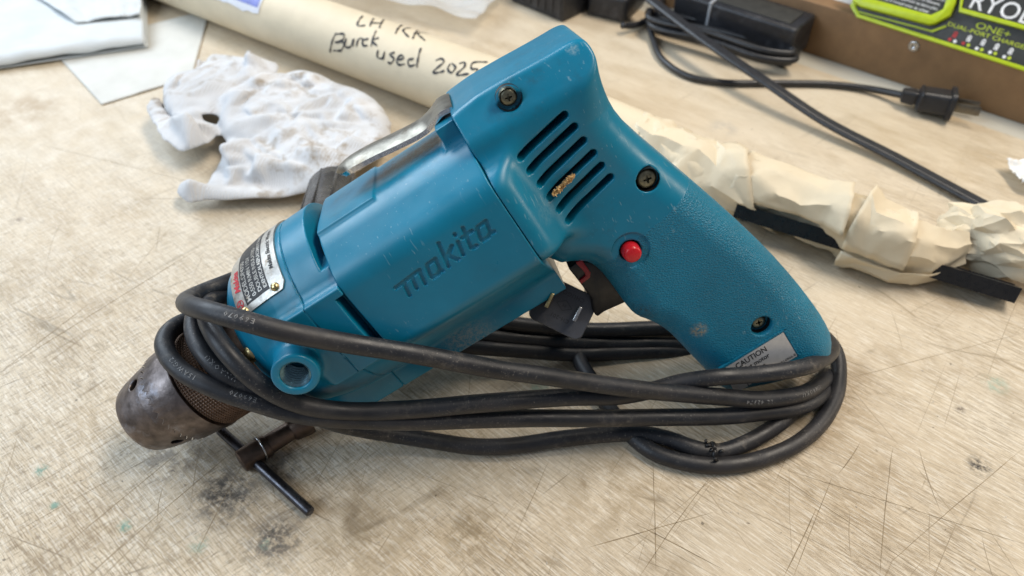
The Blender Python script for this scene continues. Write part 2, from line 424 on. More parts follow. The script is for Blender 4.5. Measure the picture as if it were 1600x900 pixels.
# ------------------------------------------------------------------ workbench
def bench_material():
    k = NT('worn_bench_top'); ob = k.tc.outputs['Object']
    GA = math.radians(41)                      # grain runs along the back board
    def gr(a, b, l=(0, 0, 0), r=GA): return k.coord(rot=(0, 0, r), scale=(a, b, 1), loc=l)
    y = k.sep(ob)[1]; x = k.sep(ob)[0]; near = k.ramp(y, 0.45, 0.24, 0.22, 1.0)
    base = k.mix(k.ramp(k.noise(1.0, 6, 0.6, vec=gr(14, 70)), 0.3, 0.7), (0.48, 0.375, 0.24), (0.66, 0.555, 0.405))
    base = k.mix(k.ramp(k.noise(8, 6, 0.6), 0.40, 0.66, 0, 0.75), base, (0.66, 0.58, 0.45))
    # open grain: short dark pores and pale flecks, drawn out along the grain
    f1 = k.ramp(k.noise(1.0, 4, 0.65, vec=gr(60, 780)), 0.51, 0.61); f2 = k.ramp(k.noise(1.0, 4, 0.7, vec=gr(130, 1500, (3, 1, 0))), 0.50, 0.60)
    zone = k.ramp(k.noise(13, 5, 0.65), 0.38, 0.60, 0.25, 1.0)
    dk = k.math('MULTIPLY', k.math('MULTIPLY', k.math('MAXIMUM', f1, f2), zone), near)
    base = k.mix(k.math('MULTIPLY', dk, 0.62), base, (0.17, 0.11, 0.05))
    pl = k.math('MULTIPLY', k.ramp(k.noise(1.0, 4, 0.7, vec=gr(90, 1100, (7, 5, 0))), 0.50, 0.62, 0, 0.8), near)
    base = k.mix(pl, base, (0.76, 0.69, 0.57))
    # cross-hatched scuffing, stronger towards the left
    left = k.ramp(x, 0.06, -0.10, 0.15, 1.0)
    h1 = k.ramp(k.noise(1.0, 4, 0.75, vec=gr(90, 850, (2, 9, 0), -0.72)), 0.49, 0.58)
    h2_ = k.ramp(k.noise(340, 4, 0.75), 0.40, 0.62)
    hz = k.math('MULTIPLY', k.math('MULTIPLY', h1, h2_), k.math('MULTIPLY', left, near))
    base = k.mix(k.math('MULTIPLY', hz, 0.66), base, (0.20, 0.15, 0.09))
    hp = k.math('MULTIPLY', k.ramp(k.noise(1.0, 4, 0.7, vec=gr(100, 800, (5, 2, 0), -0.72)), 0.54, 0.68, 0, 0.6), left)
    base = k.mix(hp, base, (0.70, 0.65, 0.56))
    # brownish wear blotches
    bz = k.math('MULTIPLY', k.ramp(k.noise(24, 5, 0.65), 0.54, 0.70, 0, 0.45), near); base = k.mix(bz, base, (0.27, 0.19, 0.10))
    sp = k.ramp(k.noise(260, 2, 0.5), 0.73, 0.77, 0, 0.7); base = k.mix(sp, base, (0.09, 0.07, 0.045))
    mm = k.math('MAXIMUM', dk, hz)
    g2 = gr(90, 1000)
    # random scratches: thin lines in several directions
    for i, (a, sc, th) in enumerate(((0.72, 26, 0.012), (-0.62, 22, 0.010), (1.2, 15, 0.008), (0.45, 40, 0.012), (-1.0, 34, 0.010))):
        v = k.coord(rot=(0, 0, a), scale=(3.0, sc, 1), loc=(i * 3.7, i * 1.3, 0))
        n = k.noise(1.0, 1.5, 0.4, vec=v, dist=0.15)
        l = k.math('ABSOLUTE', k.math('SUBTRACT', n, 0.5))
        br = k.ramp(k.noise(14 + 3 * i, 3, 0.6), 0.50, 0.6)
        line = k.math('MULTIPLY', k.ramp(l, th * 0.5, th * 0.12, 0, 0.55), k.math('MULTIPLY', br, near))
        base = k.mix(line, base, (0.15, 0.11, 0.06) if i % 2 else (0.24, 0.17, 0.09))
    # stains that have a place of their own: (x, y, radius, colour, amount, break-up scale)
    for (p, r, col, amt, ns) in (
        ((-121.55, 161.39, 0.00), 19, (0.055, 0.05, 0.045), 0.85, 190), ((-96.18, 139.79, 0.00), 15, (0.06, 0.055, 0.05), 0.8, 210), ((-150.01, 181.96, 0.00), 22, (0.12, 0.095, 0.07), 0.7, 160),
        ((-100.72, 172.23, 0.00), 12, (0.06, 0.055, 0.05), 0.7, 200), ((205.24, 174.46, 0.00), 6.5, (0.03, 0.027, 0.025), 0.95, 300), ((209.68, 204.51, 0.00), 3, (0.08, 0.06, 0.05), 0.8, 300), ((-123.86, 159.88, 0.00), 10, (0.04, 0.036, 0.032), 0.8, 420), ((-97.92, 141.72, 0.00), 8, (0.045, 0.04, 0.036), 0.8, 450), ((-149.77, 204.51, 0.00), 26, (0.16, 0.125, 0.085), 0.55, 130), ((-17.01, 142.55, 0.00), 15, (0.21, 0.15, 0.07), 0.65, 120),
        ((-205.64, 172.23, 0.00), 4, (0.12, 0.26, 0.20), 0.85, 300), ((-159.63, 146.19, 0.00), 3.5, (0.10, 0.30, 0.24), 0.95, 320), ((-192.69, 155.42, 0.00), 2.6, (0.12, 0.28, 0.22), 0.8, 350),
        ((-126.80, 137.88, 0.00), 5, (0.22, 0.34, 0.27), 0.6, 260), ((233.08, 219.51, 0.00), 7, (0.22, 0.38, 0.30), 0.65, 200), ((12.35, 219.51, 0.00), 8, (0.20, 0.32, 0.24), 0.7, 220), ((-99.76, 138.43, 0.00), 3, (0.18, 0.3, 0.24), 0.7, 300),
        ((-349.86, 467.28, 0.00), 30, (0.36, 0.25, 0.14), 0.6, 60), ((-297.33, 341.97, 0.00), 5, (0.17, 0.11, 0.06), 0.8, 200), ((40.70, 158.38, 0.00), 28, (0.30, 0.22, 0.12), 0.5, 90), ((-59.59, 138.43, 0.00), 24, (0.26, 0.19, 0.10), 0.5, 90),
        ((146.88, 442.36, 0.00), 12, (0.38, 0.35, 0.30), 0.6, 80)):
        d = k.dist(ob, tuple(x * MM for x in p))
        m = k.math('MULTIPLY', k.ramp(d, r * MM * 1.15, r * MM * 0.2, 0, amt, True), k.ramp(k.noise(ns, 5, 0.7), 0.42, 0.58))
        base = k.mix(m, base, col)
    # greyer strip along the foot of the board
    a = Vector((228.90, 555.61, 0.00)) * MM; b = Vector((358.05, 446.40, 0.00)) * MM
    t = (b - a).normalized(); nn = Vector((-t.y, t.x, 0)); 
    if nn.y > 0: nn = -nn
    dd = k.math('SUBTRACT', k.dot(ob, tuple(nn)), nn.dot(a))
    strip = k.ramp(dd, 0.0215, 0.019, 0, 0.75)
    base = k.mix(strip, base, (0.50, 0.50, 0.45))
    k.set('Base Color', base).set('Roughness', k.ramp(k.noise(60, 4), 0.3, 0.7, 0.42, 0.62))
    h = k.math('SUBTRACT', k.noise(1.0, 4, 0.7, vec=g2), k.math('MULTIPLY', mm, 0.8))
    k.set('Normal', k.bump(h, 0.4, 0.0004))
    return k.m
bm = bmesh.new(); box_bm(bm, 2600, 2200, 30, Matrix.Translation((0, 700, -15)), 2)
bench = bm_obj('workbench_top', bm, bench_material()); tag(bench, 'worn pale wooden workbench top scored with knife cuts and stains', 'workbench', kind='structure')

# knife cuts one can follow in the photo, as shallow dark ribbons just above the board
M['cut'] = simple('dirty_knife_cut', (0.27, 0.205, 0.125), 0.8, var=0.3)
M['cut_soft'] = simple('faint_knife_cut', (0.37, 0.295, 0.20), 0.8, var=0.25)
def ribbon2(p, q, w, z=0.06, wob=0.6):
    p = np.array(p); q = np.array(q); n = max(4, int(np.linalg.norm(q - p) / 8)); V = []; F = []
    d = (q - p) / np.linalg.norm(q - p); nn = np.array([-d[1], d[0], 0])
    bend = rng.uniform(-wob, wob)
    for i in range(n + 1):
        t = i / n; c = p + (q - p) * t + nn * (bend * 4 * t * (1 - t) + rng.normal(0, 0.05))
        ww = w * 0.5 * min(1, 6 * t + .15, 6 * (1 - t) + .15) * rng.uniform(0.6, 1.2)
        V += [c + nn * ww + [0, 0, z], c - nn * ww + [0, 0, z]]
    for i in range(n): F.append([2 * i, 2 * i + 1, 2 * i + 3, 2 * i + 2])
    return np.array(V), F
dark, soft = [], []
for a, b in (((-250.43, 226.56, 0.00), (-226.46, 271.52, 0.00)), ((-250.43, 226.56, 0.00), (-183.11, 313.49, 0.00)), ((-215.31, 154.83, 0.00), (-143.11, 223.40, 0.00)), ((-207.95, 139.79, 0.00), (-154.27, 183.62, 0.00)), ((-189.53, 125.24, 0.00), (-144.41, 186.97, 0.00)),
             ((-164.20, 127.81, 0.00), (-124.30, 181.96, 0.00)), ((-147.11, 148.18, 0.00), (-149.88, 164.43, 0.00)), ((-127.10, 130.42, 0.00), (-117.15, 181.96, 0.00)), ((164.88, 223.40, 0.00), (263.10, 252.44, 0.00)),
             ((142.20, 170.65, 0.00), (157.40, 186.97, 0.00)), ((51.52, 146.76, 0.00), (83.36, 127.81, 0.00)), ((110.46, 125.24, 0.00), (138.93, 169.08, 0.00)), ((-320.52, 422.82, 0.00), (-176.36, 370.03, 0.00)), ((149.98, 130.42, 0.00), (229.40, 183.62, 0.00)),
             ((-234.16, 363.58, 0.00), (-180.58, 363.58, 0.00)), ((108.70, 176.39, 0.00), (163.17, 125.24, 0.00)), ((120.31, 172.23, 0.00), (207.28, 138.43, 0.00)), ((17.02, 178.67, 0.00), (-5.02, 125.24, 0.00)), ((86.14, 169.08, 0.00), (50.21, 125.24, 0.00)), ((170.62, 183.62, 0.00), (144.35, 125.24, 0.00)), ((127.59, 153.95, 0.00), (106.69, 125.24, 0.00)), ((182.09, 183.62, 0.00), (179.37, 152.49, 0.00)), ((30.99, 137.07, 0.00), (84.33, 152.49, 0.00)), ((62.20, 177.04, 0.00), (56.84, 127.81, 0.00))):
    dark.append(ribbon2(a, b, rng.uniform(0.18, 0.40)))
for i in range(110):
    p = np.array([rng.uniform(-220, 260), rng.uniform(80, 330), 0.])
    a = rng.choice([0.72, 0.6, 0.9, -0.5, -0.62, 1.3, 1.7]) + rng.normal(0, 0.08); L = rng.uniform(12, 90)
    soft.append(ribbon2(p, p + L * np.array([math.cos(a), math.sin(a), 0]), rng.uniform(0.12, 0.32), 0.05))
tag(mobj('knife_cut', *join_geo(dark), M['cut'], bench, smooth=False), kind='stuff')
tag(mobj('fine_scratch', *join_geo(soft), M['cut_soft'], bench, smooth=False), kind='stuff')
# grit and sawdust lying about
gv = []
for i in range(420):
    p = np.array([rng.uniform(-210, 250), rng.uniform(75, 300), 0.25]); s = rng.uniform(0.12, 0.38)
    q = rng.normal(0, s, (4, 3)); q[:, 2] = np.abs(q[:, 2]) * 0.6
    gv.append((p + q, [[0, 1, 2], [0, 2, 3], [0, 3, 1], [1, 3, 2]]))
tag(mobj('grit', *join_geo(gv), M['dust'], None, smooth=False), 'pale grit and sawdust specks scattered over the bench top', 'grit', kind='stuff')

# ------------------------------------------------------------------ the drill
drill = thing('electric_drill', 'worn teal electric drill propped up on its chuck and grip, wound with its black cord', 'drill')
drill.matrix_world = MD.copy()
QM = 14.0                                      # q of the motor axis
def motor_f(s, y, q):
    ay = np.abs(y); c = q - QM
    side = ay - 36.8
    k = 5.0
    f = smax(side, c - 37.5, 9.0)
    f = smax(f, -c - 35.0, k)
    # upper and lower shoulders
    up = (ay - 36.8) * 0.58 + (q - 38) * 0.815
    lo = (ay - 36.8) * 0.60 + (2.5 - q) * 0.80
    f = smax(f, up, 5.0); f = smax(f, lo, 3.0)
    # flat bands on top (front only) and along the belly
    band = rint(np.maximum(np.maximum(ay - 17.5, np.abs(q - 33) - 18.2), np.abs(s - 139) - 14.2), ay - 40, 1.2)
    f = smin(f, smax(band, s - 153.2, 0.8), 2.2)
    belly = np.maximum(np.maximum(ay - 13.0, np.abs(q + 8) - 17.5), 0 * s - 1)
    f = smin(f, belly, 2.5)
    # post that carries the hook
    post = np.maximum(np.maximum(ay - 16, np.abs(q - 50) - 8.6), np.abs(s - 189.5) - 4.0)
    f = smin(f, post, 3.0)
    return f
# engraved script: strokes in (x along the axis, height), drawn upright then sheared
def logo_strokes():
    S = []; x = 0
    def add(*pts): S.append([(x + p[0], p[1]) for p in pts])
    add((-0.75, .98), (1.55, .98)); add((0, .95), (0, 0)); add((.75, .95), (.75, .1)); add((1.5, .98), (1.5, 0)); x += 2.15
    add((.85, .95), (.1, .95), (0, .8), (0, .1), (.1, 0), (.6, 0), (.8, .15)); add((.85, .95), (.85, .1), (1.0, 0)); x += 1.55
    add((0, 1.65), (0, 0)); add((.1, .5), (.85, .98)); add((.3, .62), (.85, 0), (.95, 0)); x += 1.4
    add((0, .95), (0, .05)); add((0, 1.42), (0, 1.48)); x += .55
    add((.2, 1.5), (.2, .1), (.4, 0), (.65, 0)); add((-.15, .98), (.75, .98)); x += 1.15
    add((.85, .95), (.1, .95), (0, .8), (0, .1), (.1, 0), (.6, 0), (.8, .15)); add((.85, .95), (.85, .1), (1.15, .05)); x += 1.1
    return S, x
LS, LW = logo_strokes()
lg0 = np.array((146.65, 19.11)); lg1 = np.array((184.86, 22.51))
xh = 5.6; lx = (lg1 - lg0); lsc = np.linalg.norm(lx) / LW; lx /= np.linalg.norm(lx); ly = np.array([-lx[1], lx[0]])
LSEG = []
for st in LS:
    pp = [lg0 + lx * (p[0] * lsc + 0.32 * p[1] * xh) + ly * p[1] * xh for p in st]
    LSEG += list(zip(pp[:-1], pp[1:]))
def motor_carved(s, y, q):
    f = motor_f(s, y, q)
    d = None
    for a, b in LSEG:
        e = seg_sdf(s, q, a, b); d = e if d is None else np.minimum(d, e)
    groove = smax(d - 0.8, y + 36.0, 0.2)      # 0.8 mm deep on the near side
    groove = smax(groove, -y - 45, 0.3)
    f = smax(f, -groove, 0.15)
    # rounded ends and hidden rear face
    f = rint(f, np.abs(s - 160.6) - 32.4, 0.5)
    # air slots at the front edge
    return f
V, F, N = surf(motor_carved, (126.5, -41, -28.5), (195, 41, 63), 0.48)
Nl = ax2loc(N)
motor = mobj('motor_case', ax2loc(V), F, M['motor'], drill, normals=Nl)

# gear case: dome, strut block, side boss, exhaust slots
QG = 19.0
gprof_s = np.array([70, 77.0, 79.5, 83, 88, 94, 102, 112, 124, 130.]); gprof_r = np.array([18, 24, 28, 31.5, 34, 35.5, 36.8, 37.3, 37.5, 37.5])
BS, BQ = 98.2, 20.5
def gear_f(s, y, q):
    ay = np.abs(y); r = np.sqrt(y * y + (q - QG) ** 2)
    f = (r - np.interp(s, gprof_s, gprof_r)) * 0.93
    f = smax(f, 77.5 - s, 2.0)
    # strut block in line with the motor flats
    blk = smax(smax(ay - 37.6, np.abs(q - 20) - 16.5, 1.0), np.abs(s - 116) - 22.0, 6.0)
    blk = smax(blk, (ay - 37.6) * 0.6 + (101.5 - s) * 0.8 , 2.0)
    f = smin(f, blk, 3.0)
    # belly foot
    foot = np.maximum(np.maximum(ay - 13, np.abs(q + 8) - 17.5), np.maximum(s - 128.5, (98 - s) * 0.55 - (q + 25.5) * 0.84))
    f = smin(f, foot, 1.5)
    rb = np.sqrt((s - BS) ** 2 + (q - BQ) ** 2)
    boss = rint(rb - 8.6 - np.maximum(0, (ay < 50) * (40 - ay)) * 0.12, ay - 47.0, 0.9)
    f = smin(f, boss, 3.2)
    hole = smax(rb - 5.5, 34 - ay, 0.3)
    hole = np.minimum(hole, smax(rb - 6.1 + (47.2 - ay) * 0.9, 40 - ay, 0.2))
    f = smax(f, -hole, 0.3)
    # slots
    s1 = np.maximum(np.abs(s - 126.3) - 1.9, np.maximum(42.2 - q, 26.5 - np.sqrt(y * y + (q - 20) ** 2)))
    s2 = np.maximum(np.abs(s - 126.3) - 1.9, np.maximum(np.maximum(q - 33.0, 7.6 - q), 29 - ay))
    s3 = np.maximum(np.abs(s - 126.3) - 1.9, np.maximum(np.maximum(q + 8.0, -16 - q), 22 - ay))
    f = smax(f, -np.minimum(s1, s2), 0.35)
    # parting line of the gear case cover
    line = np.abs(s - (113.0 + 0.0 * q)) - 0.22
    f = np.maximum(f, -np.maximum(line, -(f + 0.45)))
    return rint(f, s - 128.1, 0.4)
V, F, N = surf(gear_f, (76, -48.5, -27.5), (129, 48.5, 59.5), 0.55)
gear = mobj('gear_case', ax2loc(V), F, M['gear'], drill, normals=ax2loc(N))
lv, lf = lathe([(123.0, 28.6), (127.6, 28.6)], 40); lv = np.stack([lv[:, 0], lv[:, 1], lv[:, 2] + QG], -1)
mobj('slot_shade_core', ax2loc(lv), lf, M['black_hole'], gear)  # black core added so the exhaust slots read as shaded inside

th = []
for i in range(40):
    a = -46.2 + i * 0.3; th.append((a, 5.45 if i % 5 in (0, 1) else 4.5 if i % 5 == 3 else 4.95))
V, F = lathe(th, 36, closed=False); V = np.stack([BS + V[:, 1], V[:, 0], BQ + V[:, 2]], -1)
mobj('threaded_insert', ax2loc(V), F, M['thread'], gear, smooth=False)
# rear shell with grip
OUT = [(145.95, 151.11), (157.96, 157.15), (170.29, 162.64), (177.46, 166.02), (181.94, 168.33), (185.13, 169.33), (187.38, 168.91), (189.31, 166.44), (190.53, 162.69), (192.49, 156.17), (195.93, 148.77), (200.68, 140.87),
       (210.89, 130.32), (224.16, 118.56), (238.12, 105.94), (252.81, 92.66), (268.44, 77.46), (281.95, 62.32), (291.63, 50.22), (298.44, 40.98), (303.36, 32.45), (304.39, 22.59), (299.83, 15.21),
       (277.05, 10.22), (256.71, 8.61), (251.84, 11.44), (246.59, 19.23), (239.97, 27.03), (232.52, 36.43), (227.18, 42.71), (222.64, 46.83), (216.76, 50.75), (211.58, 53.27), (208.37, 57.11), (204.58, 63.12),
       (199.75, 70.85), (195.63, 76.54), (190.87, 80.94), (185.45, 82.20), (176.90, 81.69), (158.87, 96.97)]
OUT.append(tuple(ax2loc((183, 0, 30))[[0, 2]])); OUT.append(tuple(ax2loc((183, 0, 59))[[0, 2]]))
OUT = [tuple(float(c) for c in p) for p in OUT]
# smooth the outline a little
def chaikin(P, n=2):
    P = np.array(P)
    for _ in range(n):
        Q = np.roll(P, -1, 0); P = np.stack([P * .75 + Q * .25, P * .25 + Q * .75], 1).reshape(-1, 2)
    return P
OUTS = chaikin(OUT, 1)
SLOTS = [((162.77, 132.63), (178.31, 145.88)), ((166.01, 127.20), (181.88, 141.36)), ((169.78, 121.61), (185.30, 135.78)),
         ((173.35, 115.79), (189.27, 130.47)), ((177.03, 110.30), (192.64, 125.08)), ((180.57, 105.21), (196.33, 120.02))]
SCREWS = [((159.61, 152.68), 25.5), ((211.14, 117.43), 21.5), ((264.19, 47.39), 19.5)]
BTN = (205.38, 88.89)
LBA, LBB = (248.77, 27.42), (274.13, 43.33)     # upper edge of the caution label
LBC = (284.54, 31.86)
TOPL = ((150.39, 153.39), (177.46, 166.02)); TOPN = np.array([-(TOPL[1][1] - TOPL[0][1]), TOPL[1][0] - TOPL[0][0]]); TOPN /= np.linalg.norm(TOPN)
def T_half(u, w):
    s, q = uw2ax(u, w)
    # towards the grip the shell gets slimmer
    t = np.clip((q - 2) / 46.0, 0, 1)
    base = 20.0 + 6.2 * t * t * (3 - 2 * t)
    return base
def shell_f(u, y, w):
    ay = np.abs(y); s, q = uw2ax(u, w)
    d2 = poly_sdf(u, w, OUTS)
    T = T_half(u, w)
    dt = (w - TOPL[0][1]) * TOPN[1] + (u - TOPL[0][0]) * TOPN[0]       # distance past the top edge line
    r = 4.0 + 9.0 * np.clip((-dt - 4) / 22.0, 0, 1)
    f = rint(d2, ay - T, r)
    f = smax(f, (dt * 0.62 + (ay - T) * 0.785 + 7.2), 1.6)
    # barrel bulge running in from the motor case, with a rounded end
    ds = np.maximum(s - 199, 0)
    bul = smax(smax(ay - 36.6, np.abs(q - 20) - 18.5 - 2, 6.0), (ay - 36.6) * 0.60 + (2.5 - q) * 0.80, 4.0)
    bul = smax(bul, (ay - 36.6) * 0.62 + (q - 38) * 0.785, 5.0)
    bul = smax(bul, (ay - 30) * 0.55 + (s - 202) * 0.835, 4.0)
    bul = smax(bul, d2 + 1.2, 6.0)
    f = smin(f, bul, 6.0)
    near = y < 0
    # vents
    sl = None
    for a, b in SLOTS:
        e = seg_sdf(u, w, a, b) - 1.55; sl = e if sl is None else np.minimum(sl, e)
    lip = sl - 0.2
    f = smax(f, -smax(sl, 0 * y + 8 - ay, 0.3), 0.5)
    cav = np.maximum(f + 3.2, np.maximum(seg_sdf(u, w, SLOTS[2][0], SLOTS[3][1]) - 30, np.abs(y) - 60))
    f = np.maximum(f, -cav)
    # screw pockets (near side only)
    for (c, t) in SCREWS:
        rc = np.sqrt((u - c[0]) ** 2 + (w - c[1]) ** 2)
        f = smax(f, -smax(rc - 4.7, y + t - 4.6, 0.3), 0.5)
    rc = np.sqrt((u - BTN[0]) ** 2 + (w - BTN[1]) ** 2)
    f = smax(f, -smax(rc - 4.4, y + 12, 0.3), 0.6)
    ring = smax(np.abs(rc - 6.2) - 1.4, -(y + 16), 0.5)
    f = smax(f, -smax(rc - 7.6, y + 19.4, 0.3), 0.3)
    # trigger slot
    f = rint(f, 193.25 - s, 0.4)
    return f
lo = (OUTS[:, 0].min() - 2, -40, OUTS[:, 1].min() - 2); hi = (OUTS[:, 0].max() + 2, 40, OUTS[:, 1].max() + 2)
V, F, N = surf(shell_f, lo, hi, 0.7)
shell = mobj('grip_shell', V, F, M['shell'], drill, normals=N)

# screws
def screw(name, c, y, r, mat, parent, axis=(0, -1, 0)):
    bm = bmesh.new()
    V, F = lathe([(-2.5, r), (0, r), (0.7, r * 0.93), (1.2, r * 0.7), (1.35, r * 0.42)], 28, closed=False)
    vs = [bm.verts.new(v) for v in V]
    for f in F: bm.faces.new([vs[i] for i in f])
    n = 28; last = vs[-n:]
    # cross recess: star-shaped inner ring pushed down
    ring = []
    for k in range(n):
        a = 2 * math.pi * k / n; cr = 0.40 if (k % 7) in (0, 1, 6) else 0.20
        ring.append(bm.verts.new((1.35, r * cr * math.cos(a), r * cr * math.sin(a))))
    for k in range(n):
        bm.faces.new([last[k], last[(k + 1) % n], ring[(k + 1) % n], ring[k]])
    low = [bm.verts.new((-0.2, v.co.y * 0.75, v.co.z * 0.75)) for v in ring]
    for k in range(n):
        bm.faces.new([ring[k], ring[(k + 1) % n], low[(k + 1) % n], low[k]])
    bm.faces.new(low)
    ax = Vector(axis).normalized(); x = Vector((1, 0, 0.3)); x = (x - ax * x.dot(ax)).normalized(); z = ax.cross(x)
    Mx = Matrix(((ax.x, x.x, z.x, c[0]), (ax.y, x.y, z.y, y), (ax.z, x.z, z.z, c[1]), (0, 0, 0, 1)))
    bmesh.ops.transform(bm, matrix=Mx, verts=bm.verts)
    bmesh.ops.recalc_face_normals(bm, faces=bm.faces)
    return bm_obj(name, bm, mat, parent, angle=40)
for (c, t), rr in zip(SCREWS, (3.2, 4.0, 3.4)):
    screw('screw', c, -t + 4.0, rr, M['brass_screw'], shell)
    V, F = lathe([(4.6, 4.55), (2.0, 4.55)], 28, closed=False); V = np.stack([V[:, 1] + c[0], V[:, 0] - t, V[:, 2] + c[1]], -1)
    mobj('pocket_shade_ring', V, F, M['black_plastic'], shell)  # black ring that paints in the shade round each sunken screw
# lock button
V, F = lathe([(6, 3.7), (-2.0, 3.7), (-4.6, 3.5), (-5.4, 3.0), (-5.6, 2.4)], 32)
V = np.stack([V[:, 1] + BTN[0], V[:, 0] - 18.5, V[:, 2] + BTN[1]], -1)
mobj('lock_button', V, F, M['red'], drill)

# near-black block behind the vents, standing in for the shade inside
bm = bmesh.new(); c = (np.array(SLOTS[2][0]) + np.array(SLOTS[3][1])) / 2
box_bm(bm, 26, 33, 30, Matrix.Translation((c[0] - 2, 0, c[1] + 1)), 4); bm_obj('vent_shade_block', bm, M['black_hole'], drill)
# plug of sawdust in one vent
a, b = np.array(SLOTS[3][0]), np.array(SLOTS[3][1]); dust = []
for i in range(420):
    t = rng.uniform(0.08, 0.52); p = a + (b - a) * t + rng.normal(0, 0.4, 2); 
    cc = np.array([p[0], -24.4 + rng.normal(0, 0.4), p[1]]); q = rng.normal(0, 0.34, (4, 3))
    dust.append((cc + q, [[0, 1, 2], [0, 2, 3], [0, 3, 1], [1, 3, 2]]))
tag(mobj('sawdust_clump', *join_geo(dust), M['sawdust'], shell, smooth=False), 'clump of sawdust stuck in a vent slot', kind='stuff')

# trigger with red insert
def extr(P, y0, y1, bev=0.8):
    bm = bmesh.new(); vs = [bm.verts.new((p[0], y0, p[1])) for p in P]; f = bm.faces.new(vs)
    r = bmesh.ops.extrude_face_region(bm, geom=[f]); ev = [v for v in r['geom'] if isinstance(v, bmesh.types.BMVert)]
    for v in ev: v.co.y = y1
    bmesh.ops.recalc_face_normals(bm, faces=bm.faces)
    if bev:
        ed = [e for e in bm.edges if e.is_manifold and e.calc_face_angle(0) > 0.7]
        bmesh.ops.bevel(bm, geom=ed, offset=bev, segments=2, affect='EDGES', profile=0.5)
    return bm
TR = [(187.27, 81.11), (195.27, 79.10), (209.37, 60.10), (205.81, 58.65), (198.39, 55.77), (195.10, 53.32), (193.39, 56.67), (192.78, 62.62), (189.19, 68.50), (185.41, 74.29), (182.76, 78.10)]
trig = bm_obj('trigger', extr(TR, -9, 9, 1.2), M['black_plastic'], drill)
RI = [(185.47, 81.21), (188.11, 82.08), (191.87, 75.86), (191.62, 73.53), (187.88, 70.97), (187.07, 72.54), (189.74, 74.62), (189.47, 76.12)]
bm_obj('trigger_insert', extr(RI, -10.2, 8, 0.3), M['red_dark'], trig)

# caution label in a shallow frame
lx_ = np.array([LBB[0] - LBA[0], LBB[1] - LBA[1]]); Lw = np.linalg.norm(lx_); lx_ /= Lw; lyv = np.array([-lx_[1], lx_[0]])
LBB_ = np.array(LBB)
Y0 = -20.25
def LB(a, b, y=Y0): p = LBB_ + lx_ * a + lyv * b; return (p[0], y, p[1])
Wd = Lw + 1; Hd = np.linalg.norm(np.array(LBC) - LBB_)
bm = bmesh.new(); vs = [bm.verts.new(LB(*p)) for p in ((-Wd, -Hd), (0, -Hd), (0, 0), (-Wd, 0))]; f = bm.faces.new(vs)
r = bmesh.ops.extrude_face_region(bm, geom=[f])
for v in r['geom']:
    if isinstance(v, bmesh.types.BMVert): v.co.y += 0.6
bmesh.ops.recalc_face_normals(bm, faces=bm.faces)
lab = bm_obj('caution_label', bm, M['label'], drill, smooth=False)
bm = bmesh.new()
for (x0, y0_, x1, y1_) in ((-Wd - 1, 0.5, 1.6, 1.5), (0.5, -Hd - 1, 1.6, 1.4)):
    vs = [bm.verts.new(LB(*p, -20.35)) for p in ((x0, y0_), (x1, y0_), (x1, y1_), (x0, y1_))]; f = bm.faces.new(vs)
    r = bmesh.ops.extrude_face_region(bm, geom=[f])
    for v in r['geom']:
        if isinstance(v, bmesh.types.BMVert): v.co.y += 1.2
bmesh.ops.recalc_face_normals(bm, faces=bm.faces); bm_obj('label_frame', bm, M['shell'], drill, smooth=False)
xd = (lx_[0], 0, lx_[1]); yd = (lyv[0], 0, lyv[1])
def ltext(t, size, a, b, **kw):
    plane_text('lettering', t, size, LB(a, b, Y0), xd, yd, M['ink'], lab, 0.06, **kw)
ltext('CAUTION', 4.2, -Wd * 0.80, -3.9, align='LEFT', spacing=1.0, offset=0.07, xs=0.80)
ltext('Always let motor', 3.6, -Wd + 0.6, -7.5, offset=0.05, xs=0.80)
ltext('stop before', 3.6, -Wd + 4, -11.0, offset=0.05, xs=0.8)
ltext('removing', 3.7, -Wd + 6, -15.6, spacing=1.05)
ltext('814906-8', 1.9, -7.5, -Hd + 0.8)
# nameplate wrapped over the gear case dome
def dome(s, phi, lift=0.0):
    """phi in degrees from the top towards the near side; local mm"""
    r = np.interp(s, gprof_s, gprof_r) + lift; a = np.radians(phi)
    return ax2loc(np.stack([s, -r * np.sin(a), QG + r * np.cos(a)], -1))
def dome_patch(name, s0, s1, p0, p1, lift, thick, mat, parent, corner=0.0):
    ns, npn = 14, 40; S = np.linspace(s0, s1, ns); P = np.linspace(p0, p1, npn)
    a, b = np.meshgrid(S, P, indexing='ij')
    if corner:   # rounded corners by pulling the border in
        ds = np.maximum(0, np.abs(a - (s0 + s1) / 2) - ((s1 - s0) / 2 - corner)); 
        lim = (p1 - p0) / 2 - (corner - np.sqrt(np.maximum(0, corner ** 2 - ds ** 2))) * 1.55
        m = (p0 + p1) / 2; b = m + (b - m) / ((p1 - p0) / 2) * lim
    top = dome(a, b, lift).reshape(-1, 3); bot = dome(a, b, lift - thick).reshape(-1, 3)
    V = np.concatenate([top, bot]); F = []; n = ns * npn; I = lambda i, j: i * npn + j
    for i in range(ns - 1):
        for j in range(npn - 1):
            F.append([I(i, j), I(i, j + 1), I(i + 1, j + 1), I(i + 1, j)])
    rim = [I(i, 0) for i in range(ns)] + [I(ns - 1, j) for j in range(1, npn)] + [I(i, npn - 1) for i in range(ns - 2, -1, -1)] + [I(0, j) for j in range(npn - 2, 0, -1)]
    for k in range(len(rim)):
        u, v = rim[k], rim[(k + 1) % len(rim)]; F.append([u, v, v + n, u + n])
    o = mobj(name, V, F, mat, parent)
    o.data.set_sharp_from_angle(angle=math.radians(40)); return o
plate = dome_patch('nameplate', 87.0, 110.5, -46, 48.5, 0.75, 0.8, M['plate'], drill, corner=2.6)
dome_patch('printed_panel', 92.4, 104.2, -38, 44, 0.84, 0.05, M['plate_black'], plate)
